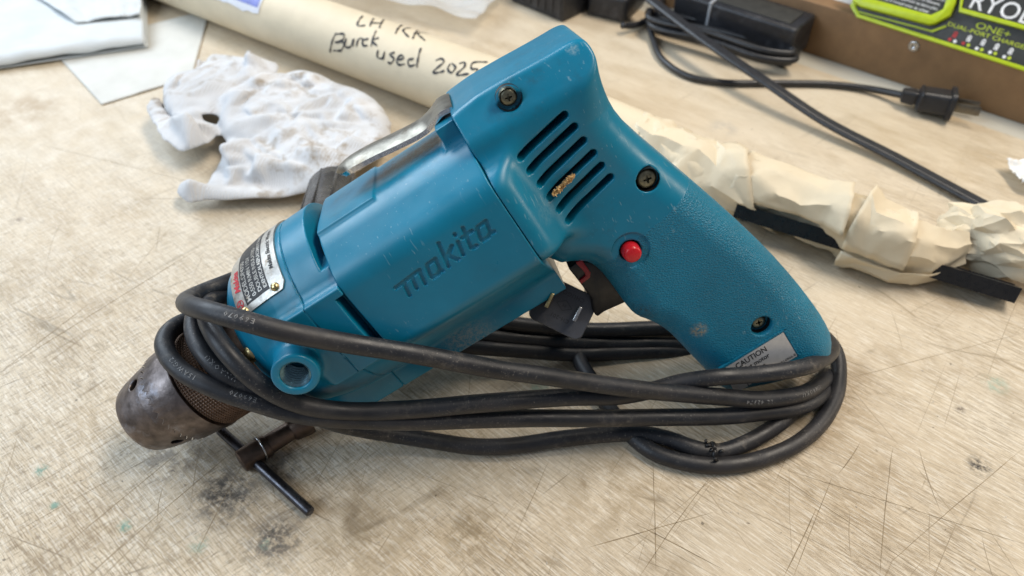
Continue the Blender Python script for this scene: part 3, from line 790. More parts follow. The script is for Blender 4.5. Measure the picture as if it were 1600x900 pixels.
def dome_text(t, size, s_base, phi0, mat, lift=0.9, **kw):
    V, F = text_geo(t, size, **kw)
    s = s_base - V[:, 1]; r = np.interp(s, gprof_s, gprof_r)
    phi = phi0 - np.degrees(V[:, 0] / r)
    mobj('lettering', dome(s, phi, lift), F, mat, plate, smooth=False)
dome_text('Makita', 4.0, 91.6, 33, M['plate_red'], shear=0.35, offset=0.12, spacing=1.0)
dome_text('MODEL:DP4700', 3.0, 95.3, 43, M['plate'], offset=0.04, spacing=0.95)
dome_text('0-550 R/MIN 115V', 2.7, 98.2, 42, M['plate'], offset=0.03, spacing=0.92)
dome_text('DOUBLE INSULATED', 2.6, 101.1, 42, M['plate'], offset=0.03, spacing=0.92)
dome_text('IDENTICAL REPLACEMENT PARTS', 2.2, 103.6, 42, M['plate'], offset=0.02, spacing=0.9)
dome_text('Makita Electric Works', 2.5, 108.4, 34, M['ink'], shear=0.3, offset=0.05)
# round maker's mark on the red line
rg = []
for k in range(24):
    a0, a1 = 2 * math.pi * k / 24, 2 * math.pi * (k + 1) / 24
    rg.append([(1.75 * math.cos(a0), 1.75 * math.sin(a0)), (1.75 * math.cos(a1), 1.75 * math.sin(a1)), (1.4 * math.cos(a1), 1.4 * math.sin(a1)), (1.4 * math.cos(a0), 1.4 * math.sin(a0))])
for a in (0.3, 2.4, 4.5):
    c, s_ = math.cos(a), math.sin(a)
    rg.append([(c * .2 - s_ * .25, s_ * .2 + c * .25), (c * 1.3 - s_ * .3, s_ * 1.3 + c * .3), (c * 1.3 + s_ * .3, s_ * 1.3 - c * .3), (c * .2 + s_ * .25, s_ * .2 - c * .25)])
RV = np.array([p for q in rg for p in q]); RF = [[4 * i, 4 * i + 1, 4 * i + 2, 4 * i + 3] for i in range(len(rg))]
mobj('round_mark', dome(89.6 + RV[:, 1], 40.5 - np.degrees(RV[:, 0] / 34.5), 0.9), RF, M['plate_red'], plate, smooth=False)
def rivet(s, phi, r=1.7):
    V, F = lathe([(-1.5, r), (0.2, r), (0.8, r * .86), (1.2, r * .55), (1.35, r * .2)], 20)
    c = dome(np.array(s), np.array(phi), 0.7); n = dome(np.array(s), np.array(phi), 5) - c; n /= np.linalg.norm(n)
    t = np.cross(n, (0.3, 0.2, 1)); t /= np.linalg.norm(t); b = np.cross(n, t)
    mobj('rivet', c + V[:, :1] * n + V[:, 1:2] * t + V[:, 2:3] * b, F, M['brass'], plate)
rivet(106.3, 45.0); rivet(90.6, 46.2)
# drive screw on the gear case nose
V, F = lathe([(-6, 3.4), (0, 3.4), (1.2, 3.1), (2.0, 2.2), (2.2, 1.0)], 24)
c = np.array((57.06, -27.00, 64.40)); n_ = ax2loc(np.array([-1.0, -0.35, 0.1])); n_ /= np.linalg.norm(n_); t = np.cross(n_, (0, 0, 1.)); t /= np.linalg.norm(t); b = np.cross(n_, t)
mobj('cover_screw', c + V[:, :1] * n_ + V[:, 1:2] * t + V[:, 2:3] * b, F, M['brass'], gear)

# belt hook: bent steel strip over the motor case
hp = np.array([(194.6, 0, 60.6), (193, 0, 61.0), (190, 0, 61.3), (186.5, 0, 60.8), (180, 0, 60.2), (170, 0, 61.2), (160, 0, 62.6), (151, 0, 63.2), (146.0, 0, 62.5), (144.2, 0, 61.2)])
hp = resample(catmull(hp, 8), 1.0); nh = len(hp); V = []; F = []; NW = 13
T, Nn, Bb = frames_along(hp, (0, 0, 1))
for i in range(nh):
    s = hp[i, 0]; w = 10.5 if s > 186 else 8.6
    w = np.interp(s, [144.2, 145.5, 149, 156, 182, 190], [1.5, 4.2, 6.8, 8.0, 8.8, 10.5])
    crown = np.interp(s, [150, 182, 190], [2.2, 2.0, 0.3])
    for k in range(NW):
        x = -1 + 2 * k / (NW - 1); V.append(hp[i] + np.array([0, x * w, 0]) + Nn[i] * (-crown * x * x + 0.9))
    for k in range(NW):
        x = 1 - 2 * k / (NW - 1); V.append(hp[i] + np.array([0, x * w, 0]) + Nn[i] * (-crown * x * x - 0.9))
R = 2 * NW
for i in range(nh - 1):
    for k in range(R):
        k2 = (k + 1) % R; F.append([i * R + k, i * R + k2, (i + 1) * R + k2, (i + 1) * R + k])
F.append(list(range(R))[::-1]); F.append([(nh - 1) * R + k for k in range(R)])
hook = mobj('belt_hook', ax2loc(np.array(V)), F, M['hook_steel'], drill)
hook.data.materials.append(M['bright_edge'])
for p in hook.data.polygons:
    if p.index < (nh - 1) * R and p.index % R in (NW - 1, R - 1): p.material_index = 1
bmx = bmesh.new(); bmx.from_mesh(hook.data); bmesh.ops.recalc_face_normals(bmx, faces=bmx.faces); bmx.to_mesh(hook.data); bmx.free()
hook.data.set_sharp_from_angle(angle=math.radians(40))

# chuck
QC = 19.3
def chuck_lathe(name, prof, mat, parent, n=64, closed=True):
    V, F = lathe(prof, n, closed)
    # lathe (axial,a,b) -> (s, y, q)
    V = np.stack([V[:, 0], V[:, 1], V[:, 2] + QC], -1)
    o = mobj(name, ax2loc(V), F[:], mat, parent)
    bmx = bmesh.new(); bmx.from_mesh(o.data); bmesh.ops.recalc_face_normals(bmx, faces=bmx.faces); bmx.to_mesh(o.data); bmx.free()
    o.data.set_sharp_from_angle(angle=math.radians(35)); return o
holes = [math.radians(a) for a in (216, 336, 110)]        # angle in the (y, q) plane: cos -> y, sin -> q
HS = 17.6
def nose_f(s, y, q):
    s = s - 5.0; r = np.sqrt(y * y + (q - QC) ** 2)
    prof = np.interp(s, [2, 4.0, 6, 9, 14, 20, 30], [13.6, 15.0, 16.0, 16.9, 18.0, 19.1, 19.4])
    f = (r - prof) * 0.85
    f = smax(f, 4.2 - s, 1.0); f = np.maximum(f, s - 34)
    bore = np.maximum(r - 6.5 - np.maximum(0, 9 - s) * 0.5, s - 25)
    f = smax(f, -bore, 0.4)
    for a in holes:
        dy, dq = math.cos(a), math.sin(a)
        t = -y * dq + (q - QC) * dy
        rad = y * dy + (q - QC) * dq
        rh = np.sqrt((s - HS) ** 2 + t * t) - 2.4
        f = smax(f, -np.maximum(rh, -rad + 8), 0.5)
    return f
V, F, N = surf(nose_f, (6, -21, -2.5), (39, 21, 41.5), 0.5)
chuck = mobj('chuck', ax2loc(V), F, M['chuck'], drill, normals=ax2loc(N))
# jaws
for a in (90, 210, 330):
    bm = bmesh.new(); box_bm(bm, 14, 4.2, 5.2, Matrix.Rotation(math.radians(a), 4, 'X') @ Matrix.Translation((13, 0, 3.6)), 0.7)
    for v in bm.verts:
        p = ax2loc(np.array([v.co.x, v.co.y, v.co.z + QC])); v.co = Vector(p)
    bm_obj('jaw', bm, M['key'], chuck)
# sleeve with toothed front edge
RT = rng.random(64)
def nz_s(i): return RT[i % 61] * (0.7 + 0.6 * rng.random())
NT_ = 40; n = NT_ * 6; V = []; F = []
rows = [(0, 18.6), (0.0, 20.25), (0.3, 20.6), (3.2, 20.9), (14.4, 22.0), (14.8, 21.8), (15.0, 20)]
for ri, (a, r) in enumerate(rows):
    for k in range(n):
        t = 2 * math.pi * k / n; ph = (k % 6) / 6
        tooth = (abs(ph - 0.5) * 2) ** 0.8
        s = 28.0 + (1.9 * tooth + a if ri < 3 else max(a, 3.2))
        V.append((s, r * math.cos(t), QC + r * math.sin(t)))
for i in range(len(rows) - 1):
    for k in range(n):
        k2 = (k + 1) % n; F.append([i * n + k, i * n + k2, (i + 1) * n + k2, (i + 1) * n + k])
slv = mobj('chuck_sleeve', ax2loc(np.array(V)), F, M['chuck'], chuck); slv.data.materials.append(M['chuck_bright'])
slv.data.materials.append(M['grime'])
for p in slv.data.polygons:
    if p.index < n: p.material_index = 2
    if n <= p.index < 2 * n and nz_s((p.index - n) // 3) < 0.8: p.material_index = 1
slv.data.set_sharp_from_angle(angle=math.radians(35))
# knurled band: real diamond relief
nk, ns_ = 624, 84; S = np.linspace(43.2, 61.5, ns_); V = []; F = []
for i, s in enumerate(S):
    for k in range(nk):
        t = 2 * math.pi * k / nk; L = t * 21.5
        a = L / 1.3; b = (s - 43) / 1.3
        h = min(abs((a % 1) - .5), abs((b % 1) - .5)) * 2
        e = min(1, (s - 43.2) / 1.2, (61.5 - s) / 1.2)
        r = 21.1 + 0.5 * min(1, h * 1.6) * max(0, e) - 0.5 * (1 - max(0, e))
        V.append((s, r * math.cos(t), QC + r * math.sin(t)))
for i in range(ns_ - 1):
    for k in range(nk):
        k2 = (k + 1) % nk; F.append([i * nk + k, i * nk + k2, (i + 1) * nk + k2, (i + 1) * nk + k])
mobj('knurled_band', ax2loc(np.array(V)), F, M['sleeve'], chuck, smooth=False)
chuck_lathe('chuck_back', [(42.5, 16.5), (61, 20.5), (62.5, 20.2), (66, 17.0), (72, 14.5), (80, 14.5)], M['sleeve'], chuck)

# side grip screwed into the far side: it props the drill up
V, F = lathe([(40, 8.0), (46, 8.0), (46.3, 16.5), (49, 17.5), (52, 17.2), (56, 14.8), (128, 15.4), (139, 15.8), (143, 15.0), (146, 12.5), (147.5, 8), (148, 3)], 48)
ang = np.arctan2(V[:, 2], V[:, 1]); rr = np.hypot(V[:, 1], V[:, 2])
grv = (V[:, 0] > 60) & (V[:, 0] < 141); rr = rr - grv * 0.0
V = np.stack([BS + rr * np.cos(ang), V[:, 0], BQ + rr * np.sin(ang)], -1)
grip = mobj('side_grip', ax2loc(V), F, M['handle_plastic'], drill); grip.data.set_sharp_from_angle(angle=math.radians(45))
bmx = bmesh.new(); bmx.from_mesh(grip.data); bmesh.ops.recalc_face_normals(bmx, faces=bmx.faces); bmx.to_mesh(grip.data); bmx.free()
for k in range(10):
    a = 2 * math.pi * k / 10 + 0.2; rad = 15.3
    bm = bmesh.new(); box_bm(bm, 1.0, 84, 1.6, Matrix.Translation((rad, 100, 0)), 0.4)
    for v in bm.verts:
        x, y, z = v.co; p = ax2loc(np.array([BS + x * math.cos(a) - z * math.sin(a), y, BQ + x * math.sin(a) + z * math.cos(a)])); v.co = Vector(p)
    bm_obj('grip_rib', bm, M['handle_plastic'], grip)

# ------------------------------------------------------------------ power cord: one continuous run
CR = 3.75
path = [(137.29, 230.68, 5.78), (153.78, 240.21, -18.75), (155.19, 232.18, -11.19),
    # A, right to left over the front
    (152.51, 223.04, 1.47), (141.48, 209.62, 10.92), (127.49, 199.37, 18.27), (107.49, 193.58, 22.32), (88.46, 191.45, 27.50), (70.27, 189.48, 32.83), (52.98, 186.84, 38.98), (36.31, 184.42, 45.56), (15.11, 181.02, 54.47), (-4.91, 178.54, 62.38), (-23.91, 176.27, 70.52), (-42.13, 174.71, 77.19), (-55.26, 173.31, 82.06), (-67.89, 172.10, 87.30), (-80.36, 171.81, 92.04), (-93.13, 173.34, 95.98), (-105.59, 177.85, 95.71), (-117.75, 186.81, 89.25), (-126.31, 199.26, 78.72), (-127.26, 211.24, 70.08), (-121.86, 219.41, 66.73),
    (-114.52, 237.98, 55.12), (-84.38, 248.38, 40.88), (-46.79, 248.29, 23.48), (-2.17, 240.95, 20.43), (31.45, 242.50, 13.59), (74.32, 246.41, 10.17), (112.58, 249.17, 8.53), (143.50, 252.19, 4.22), (153.00, 244.23, 8.31),
    # E and M
    (152.70, 230.56, 15.49), (143.11, 216.31, 25.00), (125.64, 202.75, 33.50), (106.08, 199.03, 33.76), (87.77, 195.93, 35.49), (71.41, 195.67, 31.84), (60.41, 193.49, 29.77), (44.98, 188.07, 32.94), (26.37, 183.79, 37.80), (5.18, 179.73, 41.12), (-15.36, 176.39, 43.09), (-40.39, 172.35, 44.82), (-64.51, 169.06, 48.56), (-79.24, 167.68, 54.22), (-88.91, 168.30, 60.63), (-96.41, 170.36, 67.29), (-103.43, 175.22, 72.54), (-110.43, 182.41, 75.09), (-117.43, 192.57, 73.55), (-122.29, 203.62, 70.52), (-122.41, 214.43, 64.54),
    (-114.11, 232.69, 51.50), (-83.89, 240.58, 35.94), (-46.44, 240.92, 19.99), (-12.35, 236.19, 16.49), (10.29, 237.01, 12.26), (48.50, 239.53, 6.46), (79.31, 242.83, 3.12), (115.03, 247.62, -4.45), (144.97, 245.46, -7.99), (155.06, 235.41, -7.51),
    # N
    (150.40, 218.26, 0.63), (140.16, 204.37, 8.18), (128.92, 197.32, 11.00), (109.07, 192.43, 14.44), (90.23, 189.33, 16.41), (64.22, 185.85, 20.40), (41.52, 182.80, 24.28), (12.51, 179.24, 29.36), (-15.68, 175.47, 33.40), (-40.94, 171.26, 38.11), (-64.95, 167.74, 44.48), (-76.72, 167.05, 47.60), (-87.31, 167.56, 50.66), (-97.53, 168.54, 55.08), (-108.04, 170.23, 58.46), (-116.85, 172.91, 60.90), (-125.83, 177.36, 62.29), (-133.29, 184.04, 63.40), (-137.93, 191.77, 63.17), (-138.65, 200.59, 61.28), (-135.42, 208.40, 57.75), (-130.79, 219.12, 49.35),
    (-112.46, 231.35, 32.72), (-73.46, 234.94, 19.76), (-43.46, 234.79, 12.45), (-18.44, 231.40, 14.04), (6.21, 232.52, 9.86), (31.45, 234.08, 5.11), (57.22, 236.83, 2.31), (83.66, 240.16, -0.66), (116.19, 245.43, -12.07), (139.29, 238.15, -18.81), (143.06, 222.41, -16.79),
    # Q
    (122.20, 194.23, 6.00), (113.33, 188.39, 4.50), (102.15, 182.69, 4.00), (90.65, 179.08, 4.00), (80.80, 180.07, 5.00), (70.24, 184.69, 5.00), (59.20, 187.38, 5.00), (43.76, 187.38, 5.00), (20.79, 185.02, 4.50), (1.98, 182.23, 4.20), (-16.97, 181.70, 4.50), (-33.95, 183.37, 6.00), (-50.56, 184.03, 10.00), (-60.75, 182.30, 16.00), (-72.87, 180.08, 24.00), (-80.19, 170.20, 45.70), (-91.55, 171.73, 52.39), (-99.49, 173.37, 57.91), (-104.93, 174.54, 60.76), (-110.52, 176.88, 64.05), (-117.07, 182.11, 66.87), (-122.96, 189.86, 67.28), (-127.19, 199.52, 66.30), (-129.42, 212.07, 60.07),
    (-110.74, 231.94, 40.69), (-72.65, 234.50, 24.81), (-37.55, 246.40, 20.01), (0.00, 247.05, 11.84), (45.50, 249.91, 3.84), (92.36, 254.36, 0.32), (132.52, 253.83, -2.56), (152.65, 245.86, 0.09),
    # R, the outer loop on the bench
    (156.06, 238.18, 9.00), (158.88, 232.12, 6.00), (157.31, 222.60, 4.50), (151.70, 208.92, 4.00), (140.85, 194.57, 4.00), (127.10, 183.68, 4.00), (112.06, 176.81, 4.00), (98.06, 172.97, 4.00), (85.16, 172.33, 4.00), (72.53, 174.88, 4.00), (62.02, 179.73, 4.00), (53.18, 188.73, 4.00), (44.40, 202.72, 4.00), (38.11, 217.19, 4.00), (32.89, 230.94, 4.00), (33.50, 240.39, 4.00), (33.02, 248.46, 4.50), (30.69, 249.49, 12.00), (27.32, 242.57, 25.94), (24.04, 230.10, 41.79)]
cpts = np.array([w2loc(p) for p in path])
cp = resample(catmull(cpts, 12), 1.6)
wob = np.array([[noise.noise(Vector((i * 0.035, k * 7.1, 3.3))) for k in range(3)] for i in range(len(cp))]); cp = cp + wob * 0.75
for _ in range(3): cp[1:-1] = cp[1:-1] * 0.5 + (cp[:-2] + cp[2:]) * 0.25
V, F = tube(cp, CR, 16, rfun=lambda i, n: 1 + 0.03 * noise.noise(Vector((i * 0.05, 1.7, 9.1))))
cord = mobj('power_cord', V, F, M['cord'], drill)
# pale print running along the jacket
CT, CN, CB = frames_along(cp)
clen = np.r_[0, np.cumsum(np.linalg.norm(np.diff(cp, axis=0), axis=1))]
cam_loc = np.array(w2loc((0, 0, 285)))
def cord_text(t, near_px, size=2.6, turn=0.0, flip=False):
    i0 = int(np.argmin(np.linalg.norm(cp - np.array(near_px), axis=1))); c0 = clen[i0]
    V, F = text_geo(t, size, align='CENTER', spacing=1.35, res=1)
    sg = -1 if flip else 1
    L = np.clip(c0 + V[:, 0] * sg, 1, clen[-1] - 1); out = []
    view = cam_loc - cp[i0]; view /= np.linalg.norm(view)
    for (x, y), l in zip(V, L):
        c = np.array([np.interp(l, clen, cp[:, k]) for k in range(3)]); T_ = np.array([np.interp(l, clen, CT[:, k]) for k in range(3)]); T_ /= np.linalg.norm(T_)
        n0 = view - T_ * view.dot(T_); n0 /= np.linalg.norm(n0); b0 = np.cross(n0, T_)
        a = turn + (y - size * 0.35) * sg / CR
        out.append(c + (n0 * math.cos(a) + b0 * math.sin(a)) * (CR + 0.05))
    mobj('lettering', np.array(out), F, M['print'], cord, smooth=False)
cord_text('E69070', (60.27, -42.00, 86.89), 2.6, -0.2, False)
cord_text('E69070', (51.73, -34.00, 49.66), 2.6, -0.2, False)
cord_text('15AWG/2', (29.89, -25.00, 58.74), 2.6, -0.1, False)
cord_text('UNAOKU', (44.58, -27.00, 59.04), 2.6, 0.0, False)
cord_text('UNAOKU', (288.55, -21.00, 10.68), 2.8, 0.2, False)
cord_text('LL 42374', (261.48, -28.00, 14.99), 2.6, 0.35, False)
cord_text('UNAOKU', (334.48, 25.00, -16.67), 2.8, 0.3, False)
cord_text('E69070', (317.08, 5.00, -31.24), 2.6, 0.5, False)
cord_text('E69070', (217.46, 38.00, 16.32), 2.3, -0.4, False)
# torn tape tie where the cord ends are bound
tiec = np.array(w2loc((85.40, 179.09, 5.00))); i0 = int(np.argmin(np.linalg.norm(cp - tiec, axis=1)))
tg = []
for k in range(6):
    a = rng.uniform(-0.9, 0.9); st = cp[i0 + int(rng.integers(-3, 4))] + CN[i0] * CR * math.cos(a) + CB[i0] * CR * math.sin(a)
    pts = [st]; d = (CN[i0] * math.cos(a) + CB[i0] * math.sin(a)) * 1.5 + rng.normal(0, 0.7, 3)
    for j in range(rng.integers(1, 4)):
        pts.append(pts[-1] + d); d = d * 0.8 + rng.normal(0, 1.0, 3)
    tg.append(tube(resample(catmull(np.array(pts), 4), 0.8), 0.55, 5, 1.8))
for k in range(1):
    ring = np.array([cp[i0 - 1 + 2 * k] + CN[i0] * (CR + .35) * math.cos(t) + CB[i0] * (CR + .35) * math.sin(t) for t in np.linspace(0, 2 * math.pi, 18)])
    tg.append(tube(ring, 0.6, 6, 1.8))
mobj('tie', *join_geo(tg), M['black_plastic'], cord)
# plug
pc = np.array((181.45, -4.00, 57.12)); pv = cam_loc - pc; pv /= np.linalg.norm(pv)
px_ = np.array((187.01, -4.00, 54.26)) - np.array((175.16, -4.00, 62.22)); px_ -= pv * px_.dot(pv); px_ /= np.linalg.norm(px_); py_ = np.cross(pv, px_)
def plug_pts(P): P = np.asarray(P, float); return pc + P[:, :1] * px_ + P[:, 1:2] * py_ + P[:, 2:3] * pv
def rrect(w, h, r, n=6):
    out = []
    for (cx, cy, a0) in ((w - r, h - r, 0), (-w + r, h - r, 90), (-w + r, -h + r, 180), (w - r, -h + r, 270)):
        for k in range(n + 1):
            a = math.radians(a0 + 90 * k / n); out.append((cx + r * math.cos(a), cy + r * math.sin(a)))
    return out
PW, PH = 12.6, 10.2
rings = [(0.75, -22), (0.8, -16), (0.94, -13), (1.0, -6), (1.0, -0.8), (0.97, 0)]
V = []; F = []; m = len(rrect(1, 1, .3))
for sc, z in rings: V += [(x, y, z) for x, y in rrect(PW * sc, PH * sc, 3.4)]
for i in range(len(rings) - 1):
    for k in range(m): k2 = (k + 1) % m; F.append([i * m + k, i * m + k2, (i + 1) * m + k2, (i + 1) * m + k])
F.append(list(range(m))[::-1]); F.append([(len(rings) - 1) * m + k for k in range(m)])
plug = mobj('plug', plug_pts(V), F, M['plug'], drill); plug.data.set_sharp_from_angle(angle=math.radians(35))
for sx in (-1, 1):
    bm = bmesh.new(); box_bm(bm, 1.5, 6.4, 16, Matrix.Translation((sx * 6.3, 0.3, 7.5)), 0.35)
    P = plug_pts([tuple(v.co) for v in bm.verts])
    for v, p in zip(bm.verts, P): v.co = Vector(p)
    bm_obj('blade', bm, M['brass'] if sx < 0 else M['steel'], plug)
M['plug_relief'] = M['plug']
def plug_text(t, size, x, y):
    V, F = text_geo(t, size, align='CENTER', spacing=1.15, offset=0.03)
    V = -V + np.array([x, y])            # set upside down, as moulded
    mobj('lettering', plug_pts(np.c_[V, np.full(len(V), 0.12)]), F, M['plug_text'], plug, smooth=False)
M['plug_text'] = simple('moulded_letter_edges', (0.05, 0.05, 0.055), 0.35)
plug_text('CHUGOKU', 2.5, 0, 7.2); plug_text('CH-201', 2.4, 0.5, -3.8); plug_text('PS', 1.6, 0, 1.6)
dm = []
for (a, b) in (((-3.6, 1.1), (0, 3.4)), ((0, 3.4), (3.6, 1.1)), ((3.6, 1.1), (0, -1.2)), ((0, -1.2), (-3.6, 1.1))):
    a = np.array([*a, .12]); b = np.array([*b, .12]); nrm = np.array([-(b - a)[1], (b - a)[0], 0]); nrm /= np.linalg.norm(nrm); dm.append((np.array([a + nrm * .15, a - nrm * .15, b - nrm * .15, b + nrm * .15]), [[0, 1, 2, 3]]))
dv_, df_ = join_geo(dm); mobj('diamond_mark', plug_pts(dv_), df_, M['plug_text'], plug, smooth=False)

# ------------------------------------------------------------------ chuck key on the bench
KB = (-107.75, 183.56, 5.20)
key = thing('chuck_key', 'dark steel chuck key with its cross pin lying below the cord', 'chuck key', KB)
h0 = np.array((-117.36, 172.93, 5.60)); h1 = np.array((-87.84, 199.07, 5.60))
hd = (h1 - h0) / np.linalg.norm(h1 - h0); L = np.linalg.norm(h1 - h0)
bt = np.cross((0, 0, 1.), hd)
V, F = lathe([(-0.3, 3.8), (0.3, 5.2), (12, 5.3), (13, 5.0), (13.2, 4.5), (24, 4.4), (25, 5.4), (31, 6.6), (33, 6.6), (33.4, 3.2), (40, 3.0)], 36)
o = mobj('hub', h0 + V[:, :1] * hd + V[:, 1:2] * bt + V[:, 2:3] * np.array([0, 0, 1.]), F, M['key'], key); rebase(o, KB); o.data.set_sharp_from_angle(angle=math.radians(35))
p0 = np.array((-131.37, 189.96, 5.20)); p1 = np.array((-83.06, 150.49, 3.20)); pd = (p1 - p0) / np.linalg.norm(p1 - p0); L = np.linalg.norm(p1 - p0)
pb = np.cross((0, 0, 1.), pd); pn = np.cross(pd, pb)
V, F = lathe([(0, 1.4), (0.5, 2.1), (1.0, 2.25), (L - 1.2, 2.25), (L - .5, 2.1), (L, 1.4)], 24)
o = mobj('cross_pin', p0 + V[:, :1] * pd + V[:, 1:2] * pb + V[:, 2:3] * pn, F, M['pin'], key); rebase(o, KB); o.data.set_sharp_from_angle(angle=math.radians(35))
ring = np.array([h0 + hd * (9.5 + 0.8 * math.sin(t)) + (bt * math.cos(t) + np.array([0, 0, 1.]) * math.sin(t)) * 5.75 for t in np.linspace(0, 2 * math.pi, 40)])
g = [tube(ring, 0.42, 8)]
tw = [ring[10] + np.array([-1, 1, .6]) , ring[10] + np.array([-2.5, 2, 0.4])]
g.append(tube(resample(catmull(np.array([ring[10]] + tw), 6), 0.8), 0.45, 8))
o = mobj('wire_ring', *join_geo(g), M['steel'], key); rebase(o, KB)
# ------------------------------------------------------------------ background things
BN = Vector((-0.64572, -0.76357, 0.0)); BD = Vector((0.76357, -0.64572, 0.0)); CN_ = Vector((-0.54155, -0.64039, 0.54464)); CD_ = Vector((0.76337, -0.64556, -0.02279)); CUP = CN_.cross(CD_)
if CUP.z < 0: CUP = -CUP
def paper(name, col, rough=0.6, fold=0.25, trans=0.0, scale=40, dirt=0.25):
    k = NT(name)
    c = k.mix(k.ramp(k.noise(scale, 5), 0.3, 0.7), tuple(x * 0.92 for x in col), tuple(min(1, x * 1.06) for x in col))
    c = k.mix(k.ramp(k.noise(scale * 0.5, 5, 0.7), 0.56, 0.75, 0, dirt), c, tuple(x * 0.72 for x in col))
    k.set('Base Color', c).set('Roughness', rough)
    h = k.math('ADD', k.noise(70, 4, 0.5), k.math('MULTIPLY', k.noise(1200, 2), 0.06))
    k.set('Normal', k.bump(h, fold, 0.0015))
    if trans: k.b.inputs['Transmission Weight'].default_value = trans
    return k.m
M['kraft'] = paper('cream_masking_paper', (0.73, 0.63, 0.455), 0.55, 0.3)
M['white_sheet'] = paper('white_foam_sheet', (0.60, 0.635, 0.645), 0.6, 0.15, dirt=0.08)
M['thin_sheet'] = paper('thin_white_paper', (0.62, 0.615, 0.57), 0.6, 0.12, dirt=0.08)
M['tissue'] = paper('white_tissue', (0.82, 0.82, 0.80), 0.7, 0.3)
M['green'] = simple('green_card', (0.02, 0.12, 0.05), 0.6)
M['marker'] = simple('black_marker_ink', (0.02, 0.02, 0.022), 0.6, var=0.4, nscale=300)
M['trim_black'] = simple('black_window_trim', (0.012, 0.012, 0.013), 0.3, var=0.2, bump=0.05)
M['board'] = simple('brown_hardboard', (0.235, 0.135, 0.062), 0.6, var=0.18, nscale=45, bump=0.1, bscale=500, dirt=(0.15, 0.085, 0.04), dirt_amt=0.5, dscale=25)
M['shelf'] = simple('grey_painted_shelf', (0.48, 0.48, 0.47), 0.6, var=0.1)
M['lime'] = simple('lime_plastic', (0.46, 0.58, 0.012), 0.35, var=0.08)
M['lime_print'] = simple('lime_print', (0.50, 0.60, 0.03), 0.5)
M['white_print'] = simple('white_print', (0.80, 0.80, 0.80), 0.5)
M['red_print'] = simple('red_print', (0.45, 0.03, 0.03), 0.5)
M['charger_dark'] = simple('charger_dark_grey', (0.030, 0.030, 0.026), 0.5, var=0.2)
M['lead'] = simple('black_flat_lead', (0.020, 0.021, 0.024), 0.38, var=0.25)
M['blue_label'] = simple('shipping_label_blue', (0.22, 0.26, 0.62), 0.4, var=0.1)
M['white_label'] = simple('shipping_label_white', (0.78, 0.80, 0.86), 0.35, var=0.06)
def nz(p, f): return noise.noise(Vector(p) * f)
HSH = rng.uniform(-1, 1, 4096)
def hsh(i, j, s): return HSH[(i * 374761 + j * 668265 + int(s * 977)) % 4096]
def facet(x, y, seed=0):
    """piecewise planar noise: flat triangles that meet in sharp creases"""
    x += 0.35 * noise.noise(Vector((x * .6, y * .6, seed))); y += 0.35 * noise.noise(Vector((x * .6 + 9, y * .6, seed)))
    sk = (x + y) * 0.3660254; i, j = math.floor(x + sk), math.floor(y + sk)
    u, v = x + sk - i, y + sk - j
    if u > v: a, b, c, A, B = (i, j), (i + 1, j), (i + 1, j + 1), u - v, v
    else: a, b, c, A, B = (i, j), (i, j + 1), (i + 1, j + 1), v - u, u
    return hsh(*a, seed) * (1 - A - B) + hsh(*b, seed) * A + hsh(*c, seed) * B
def ridged(p, f, oct=3):
    s, a, t = 0.0, 1.0, 0.0
    for _ in range(oct):
        s += a * (1 - abs(noise.noise(Vector(p) * f)) * 2); t += a; a *= 0.5; f *= 2.1
    return s / t

# --- cream paper parcel
stations = [((-350, 655, 23.5), 23.5), ((-193.95, 572.61, 23.50), 23.5), ((-73.00, 484.11, 23.50), 23.5), ((25.05, 420.22, 23.00), 23.2), ((79.41, 385.35, 21.50), 22), ((108.23, 366.68, 20.00), 20.5), ((132.50, 352.16, 18.50), 19), ((161.69, 333.52, 18.00), 18.5), ((188.88, 315.38, 18.00), 19), ((208.71, 300.47, 17.00), 18), ((225.30, 297.43, 16.00), 15), ((244.18, 301.07, 16.00), 11)]
# keep the straight run exactly on the drawn cylinder
TA = np.array((-193.95, 572.61, 23.50)); TB = np.array((78.89, 383.11, 23.50)); tdir = (TB - TA) / np.linalg.norm(TB - TA)
stations[0] = (tuple(TA - tdir * 260), 23.5); stations[2] = (tuple(TA + tdir * 150), 23.5); stations[3] = (tuple(TA + tdir * 290), 23.5)
sp = np.array([s[0] for s in stations]); sr = np.array([s[1] for s in stations])
tp = resample(catmull(sp, 10), 2.2); dd = np.r_[0, np.cumsum(np.linalg.norm(np.diff(tp, axis=0), axis=1))]
kd = [dd[int(np.argmin(np.linalg.norm(tp - s, axis=1)))] for s in sp]
tr = np.interp(dd, kd, sr); PT, PN, PB = frames_along(tp)
PBASE = (85.89, 416.79, 0.00)
parcel = thing('wrapped_parcel', 'long roll wrapped in cream paper with black marker handwriting, behind the drill', 'parcel', PBASE)
dst = kd[4]; den = dd[-1]
